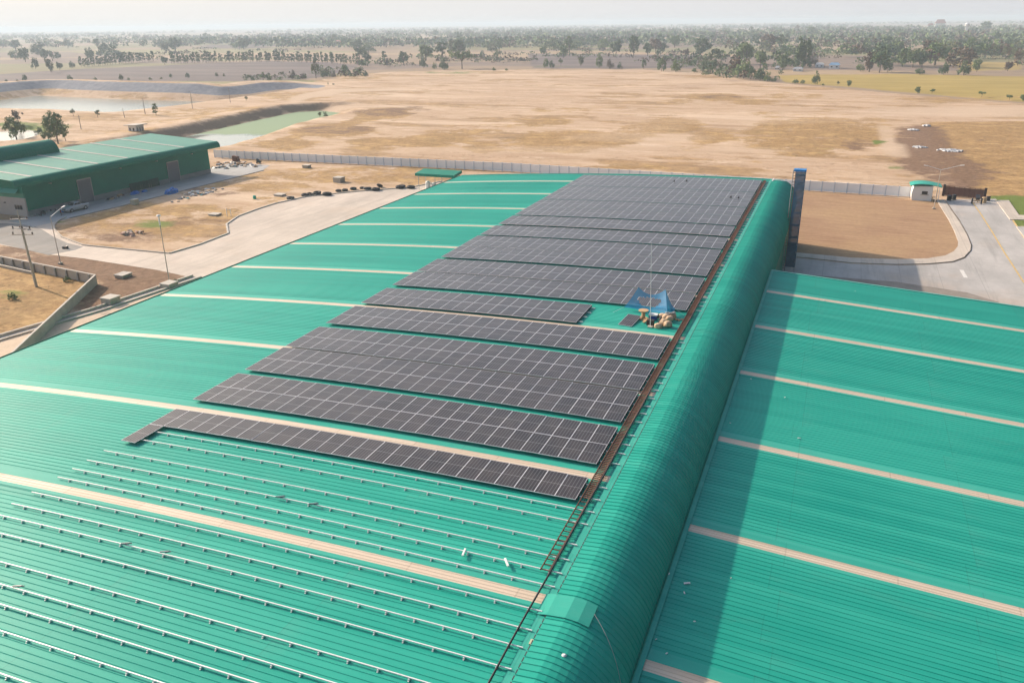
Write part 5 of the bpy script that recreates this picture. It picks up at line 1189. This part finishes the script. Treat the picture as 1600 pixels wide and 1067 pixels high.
# right
T(1254,106,45,'clump','dark','tall dense dark clump of pointed trees by the white farmhouses',wide=.78); T(1223,110,26,'round','dark','dark bushy tree left of the tall dark clump',wide=1.0); T(1274,132,25,'bush','dark','large dark green bush standing alone in the yellow paddy',wide=.46)
T(1243,131,9,'bush','mid','small bush in the paddy, left of the large dark bush'); T(1254,131,7,'bush','mid','smaller bush in the paddy, touching the large dark bush'); T(1286,134,4,'bush','mid','tiny shrub right of the large dark bush in the paddy'); T(1309,134,8,'sparse','pale','pale thin shrub in the paddy'); T(1325.5,136,10,'round','mid','small round tree at the paddy edge, right of the pale shrub')
T(1222,92,16,'spread','dark','sugar palm with a dark head above the bushes',wide=.5,name='palm_tree',cat='palm'); T(1146,120,34,'sparse','red','reddish half-bare tree in the thicket at the lot corner',wide=1.0)
for i,(x,y,h,w,lf,lab) in enumerate(((1152,121,24,.8,'mid','green bush under the reddish tree in the lot corner thicket'),(1162,123,38,.7,'mid','tallest green tree of the lot corner thicket'),(1173,124,22,.7,'mid','bush right of the tallest tree in the lot corner thicket'),(1187,126,22,.7,'dark','dark bush in the right part of the lot corner thicket'),(1199,128,18,.7,'mid','bush at the right end of the lot corner thicket'),(1210,128,9,.8,'mid','low shrub trailing off the lot corner thicket'),(1137,117,16,.7,'mid','bush at the left end of the lot corner thicket'))): T(x,y,h,'bush',lf,lab,wide=w)
T(1098,113,18,'round','dark','dark round tree left of the thicket, left one of the pair'); T(1113,113,20,'round','dark','dark round tree left of the thicket, right one of the pair'); T(1126,112,9,'bush','mid','low bush between the dark pair and the thicket'); T(1085,114,9,'bush','mid','small bush left of the dark pair of trees')
T(1358,113,34,'round','red','red-brown broad tree in the dark grove behind the paddy',wide=.9); T(1374,114,38,'round','dark','tall dark tree in the dark grove behind the paddy',wide=.85); T(1386,113,24,'bush','dark','dark bush at the right of the dark grove behind the paddy',wide=.6); T(1344,112,14,'bush','mid','green bush at the left foot of the dark grove')
T(1410,105,32,'round','mid','green tree right of the dark grove',wide=.8); T(1426,106,30,'round','mid','green tree, second right of the dark grove',wide=.8); T(1440,106,26,'round','dark','dark green tree, third right of the dark grove',wide=.8); T(1437,117,12,'bush','dark','dark low bush at the paddy edge below the green trees',wide=1.2)
T(1474,117,24,'bush','dark','broad dark bush behind the paddy, left of the biggest bush',wide=.6); T(1506,118,27,'bush','dark','biggest dark bush behind the paddy',wide=.66); T(1526,113,20,'round','mid','green tree right of the biggest bush behind the paddy',wide=.9); T(1574,112,16,'round','red','lone brownish tree in the pale field at the right')
for x,y,h,lab in ((1434,147,12,'sapling at the near edge of the paddy, leftmost'),(1456,147,8,'low sapling at the near edge of the paddy, second'),(1534,152,10,'thin sapling at the near edge of the paddy, third'),(1577,157,9,'wide sapling at the near edge of the paddy, fourth'),(1598,159,12,'sapling at the right border of the photo by the paddy')): T(x,y,h,'spread' if h < 11 else 'round','mid',lab)
for i in range(13): T(1548+i*4.6,89+i*1.0,21,'spread','pale' if i % 3 else 'red','pale-trunked tree in the slanting row at the right','pale trunked trees in a slanting row',wide=.28)
T(1538,52,18,'round','dark','dome-crowned tree standing above the horizon at the right',wide=1.2)
# middle
for x,y,h,k,lf,w,lab in ((853,107,18,'bush','mid',.5,'green bush left of its darker twin at the lot far edge'),(862,107,15,'bush','dark',.55,'dark bush right of its greener twin at the lot far edge'),(876,104,14,'sparse','mid',.9,'thin tree right of the twin bushes'),(907,104,16,'round','pale',.8,'pale tree on the ploughed field'),(936,107,25,'bush','mid',.42,'tall upright bush left of the brown mound-like bush'),(953,108,19,'bush','twig',.6,'olive mound-like bush at the lot far edge'),(968,108,13,'bush','dark',.6,'low dark bush right of the olive mound-like bush'),
   (1006,108,15,'slim','dark',1.6,'narrow dark tree alone before the ploughed field'),(1033,112,24,'bush','mid',.62,'broad bush at the lot far edge, left of its joined twin'),(1056,113,24,'bush','mid',.62,'broad bush at the lot far edge, right of its joined twin'),(848,88,16,'round','mid',1,'roundish tree behind the ploughed field'),(880,91,20,'round','mid',1,'green tree behind the ploughed field, leaning crown'),(889,88,34,'sparse','mid',.8,'tallest tree behind the ploughed field'),
   (940,80,20,'round','mid',1.1,'round tree behind the stubble field'),(962,88,26,'round','dark',.9,'large dark tree at the stubble field edge'),(990,88,32,'round','dark',.75,'tallest dark tree at the stubble field edge'),(1012,88,22,'round','mid',.9,'green tree right of the tallest dark tree'),(1029,87,14,'bush','dark',.6,'dark bush at the end of the stubble field row'),(1072,90,14,'round','red',.9,'brownish tree at the end of the stubble field row'),
   (631,102,21,'round','dark',1.1,'dark bushy tree on the edge of the straw field'),(662,107,20,'bush','dark',.65,'round dark bush left of a similar bush before the spreading tree'),(679,108,12,'bush','mid',.6,'low bush between the two round dark bushes'),(694,110,23,'bush','dark',.6,'big round dark bush left of the spreading tree'),(722,108,31,'spread','mid',1.05,'spreading tree with an open crown at the lot far edge'),(754,92,15,'bush','dark',.55,'round bush in the field right of the spreading tree'),(775,93,19,'bush','mid',.45,'green round bush, second right of the spreading tree'),
   (772,111,7,'bush','mid',.8,'low green shrub at the lot far edge'),(791,111,5,'bush','mid',.9,'lower green shrub at the lot far edge'),(574,100,20,'round','dark',.8,'dark tree in the middle of the bushy row'),(601,99,18,'slim','dark',1.6,'narrow tree right of the bushy row'),(611,99,10,'bush','mid',.6,'small bush at the right end of the bushy row'),(645,102,6,'bush','dark',.8,'tiny bush beside the dark bushy tree'),(716,66,15,'slim','dark',1,'left one of two far poplars'),(721,66,15,'slim','dark',1,'right one of two far poplars'),
   (412,128,16,'sparse','mid',1,'green loose tree above the reservoir corner'),(421,128,11,'bush','dark',.6,'dark bush right of the loose tree above the reservoir corner'),(396,127,7,'bush','dark',.8,'small dark bush left of the loose tree above the reservoir'),(457,124,17,'bush','twig',.75,'grey-brown thicket bush behind the reservoir corner'),(494,123,30,'sparse','pale',.75,'tall pale green tree behind the reservoir corner'),(506,122,15,'bush','dark',.8,'dark low bush at the foot of the tall pale tree'),(539,119,19,'round','mid',.8,'green tree at the thicket end near the sandy lot'),(520,121,9,'bush','twig',1.3,'dry brown bush in the thicket'),(473,124,10,'bush','twig',1.2,'dry grey bush right of the thicket bush'),(556,119,8,'bush','twig',1.4,'dry low bush at the edge of the sandy lot')): T(x,y,h,k,lf,lab,wide=w)
# slim rows
rr = random.Random(21)
for i in range(28): T(128+i*4.1+rr.uniform(-1.5,1.5),105.5-i*.35,rr.uniform(12,18),'slim','dark','slim tree in the row along the far side of the ploughed field','slim trees left of the round tree',wide=rr.uniform(.9,1.3))
for i in range(66):
    x = 268+i*4.45+rr.uniform(-2,2); y = 100-3.5*math.sin((x-268)/300*PI)+(x-268)*.006
    T(x,y,rr.uniform(12,18),'slim','dark' if rr.random() < .7 else 'mid','slim tree in the long row along the ploughed field','slim trees right of the round tree',wide=rr.uniform(.9,1.4))
T(258,102,14,'round','dark','single round tree between the two rows of slim trees')
for x,y,h,k,lf,w,lab in ((40,97,22,'round','dark',1,'hazy round tree at the far left'),(56,108,21,'bush','dark',.55,'dark bushy tree in front of the hazy round tree'),(80,114,23,'round','pale',.7,'pale green tree at the corner of the ploughed field'),(94,111,14,'round','dark',.9,'dark tree right of the pale green tree'),(113,107,14,'bush','dark',.7,'dark bush at the start of the slim row'),(90,93,14,'bush','dark',.8,'dark bush behind the pale green tree'),(140,88,16,'bush','dark',.8,'hazy dome of trees, left part'),(158,88,17,'bush','dark',.8,'hazy dome of trees, right part'),(70,95,18,'round','dark',.9,'hazy tree behind the pale green tree'),
   (39,127,12,'bush','dark',.65,'dark bush at the reservoir far bank, near the left edge'),(110,127,12,'bush','mid',.65,'green bush on the ploughed field behind the reservoir'),(149,127,8,'bush','mid',.7,'small bush behind the reservoir, right of the green bush'),(190,126,13,'bush','dark',.5,'upright dark bush behind the reservoir'),(201,126,5,'bush','mid',.8,'tiny bush beside the upright dark bush'),(235,125,5,'bush','mid',1,'low shrub behind the reservoir, left of two'),(252,124,4,'bush','mid',1,'low shrub behind the reservoir, right of two'),(267,122,9,'bush','mid',.5,'green bush behind the reservoir middle'),(293,122,9,'bush','dark',.7,'dark bush behind the reservoir, right of the green one'),(339,120,8,'bush','dark',.6,'small dark bush on the ploughed field end'),(350,120,6,'bush','mid',.6,'smaller bush on the ploughed field end'),(10,128,5,'bush','dark',.8,'tiny bush at the left edge behind the reservoir'),(27,128,4,'bush','dark',.9,'tiny bush beside the dark bush at the left')): T(x,y,h,k,lf,lab,wide=w)
# scattered trees of the plain beyond
N_ = 0
while N_ < 84:
    x = rr.uniform(-20, 1620); y = rr.uniform(56, 100) if x > 560 else rr.uniform(64, 96)
    if x > 1060: y = rr.uniform(50, 108)
    hz_ = 47-.012*x
    if 300 < x < 560 and y > 84: continue
    if 800 < x < 1090 and y > 90: continue
    if mnoise.noise(Vector((x*.012, y*.08, 3))) < -.12: continue
    d = (y-hz_+11); h = rr.uniform(.26, .46)*d
    lf = rr.choice(('dark','dark','mid','mid','pale','red' if x > 900 else 'dark','twig' if x > 1000 else 'mid'))
    T(x,y,max(5,h),rr.choice(('round','round','bush','bush','sparse','round')),lf,'one of the scattered trees between the distant fields','scattered trees of the plain',wide=rr.uniform(.9,1.4),fine=0 if h < 14 else 1); N_ += 1
# hazy woods on the horizon and hedgerow scrub: one mass each
def mass(name, spots, leafs, n, lo, hi):
    b = MB()
    for (X_, Y_, h, w_) in spots:
        mi = rr.randrange(len(leafs))
        for i in range(n):
            a = rr.uniform(0, 2*PI); e_ = rr.uniform(-.2, 1); r_ = math.sqrt(max(0, 1-e_*e_))*rr.uniform(.5, 1)
            p = Vector((X_+math.cos(a)*r_*w_, Y_+math.sin(a)*r_*w_, h*(.45+.5*e_))); s_ = h*rr.uniform(lo, hi)
            n1 = Vector((rr.gauss(0,1), rr.gauss(0,1)-.5, rr.gauss(0,1)+.4)).normalized(); q1 = n1.orthogonal().normalized(); w1 = n1.cross(q1)
            b.add([p-q1*s_-w1*s_*.6, p+q1*s_*.4-w1*s_, p+q1*s_+w1*s_*.5, p-q1*s_*.4+w1*s_], [(0,1,2,3)], mi)
    o = b.build(name, [LEAF[k_] for k_ in leafs]); stuff(o); return o
sp_ = []
while len(sp_) < 5600:
    d = 1250*math.exp(rr.uniform(0, 1.6)**1.0); a = rr.uniform(-.42, .30)*1.9+YAW*.6
    X_, Y_ = d*math.sin(a), d*math.cos(a)
    if mnoise.noise(Vector((X_*.0016, Y_*.0030, 5))) < .04: continue
    sp_.append((X_, Y_, rr.uniform(7, 14), rr.uniform(6, 14)))
mass('distant_woods', sp_, ['dark', 'dark', 'mid', 'twig'], 12, .11, .22)
sp_ = []
for x0, x1, y0, y1, h0, h1, n_, lf_ in ((-20,300,60,76,8,14,260,0),(300,600,58,74,7,13,260,0),(560,830,54,62,8,12,260,0),(800,1110,47,59,8,14,420,0),(680,870,68,79,8,14,120,0),(840,960,70,82,6,12,70,0),(560,700,66,76,6,11,60,0),(1080,1260,72,100,6,12,90,1),(1200,1340,66,84,6,11,80,1),(1310,1470,62,104,6,13,170,1),(1440,1600,60,92,6,13,150,1),(1090,1600,46,62,8,14,420,0),(1100,1230,108,126,3,6,60,1),(480,570,112,122,2,5,60,1),(1050,1130,98,112,3,6,40,1),(380,480,122,128,2,4,40,1)):
    for i in range(n_):
        x, y = rr.uniform(x0, x1), rr.uniform(y0, y1)
        y = y0+(y1-y0)*(round((y-y0)/(y1-y0)*3+mnoise.noise(Vector((x*.01, 0, 1)))*.8)/3) + rr.uniform(-.8,.8)
        if mnoise.noise(Vector((x*.02, y*.15, 7))) < -.2: continue
        g = at(x, min(max(y, 43-.011*x+8), 128)); sp_.append((g.x, g.y, rr.uniform(h0, h1), rr.uniform(h0, h1)*.62))
mass('tree_belts', sp_, ['dark', 'dark', 'mid', 'mid', 'pale', 'red'], 34, .06, .13)
sp_ = []
while len(sp_) < 900:
    x, y = rr.uniform(-20, 1620), rr.uniform(58, 106)
    if mnoise.noise(Vector((x*.006, y*.22, 11))) < .22: continue
    if 300 < x < 560 and 88 < y: continue
    if x < 300 and y > 95: continue
    g = at(x, y); sp_.append((g.x, g.y, rr.uniform(2, 5.5), rr.uniform(3, 7)))
mass('field_scrub', sp_, ['dark', 'mid', 'twig', 'red'], 20, .1, .2)
for x,y,h,lab in ((20,468,15,'green weed bush in the walled dry grass, near the left edge'),(105,440,12,'green weeds growing at the foot of the cream wall'),(275,441,8,'green weeds beside the drain at the upright lamp')): T(x,y,h,'bush','mid',lab,wide=.9,fine=1)

print('TREES', NT[0], sum(o.name.startswith('tree') and 'label' in o for o in C.objects), sum(o.name.startswith('bush') for o in C.objects))
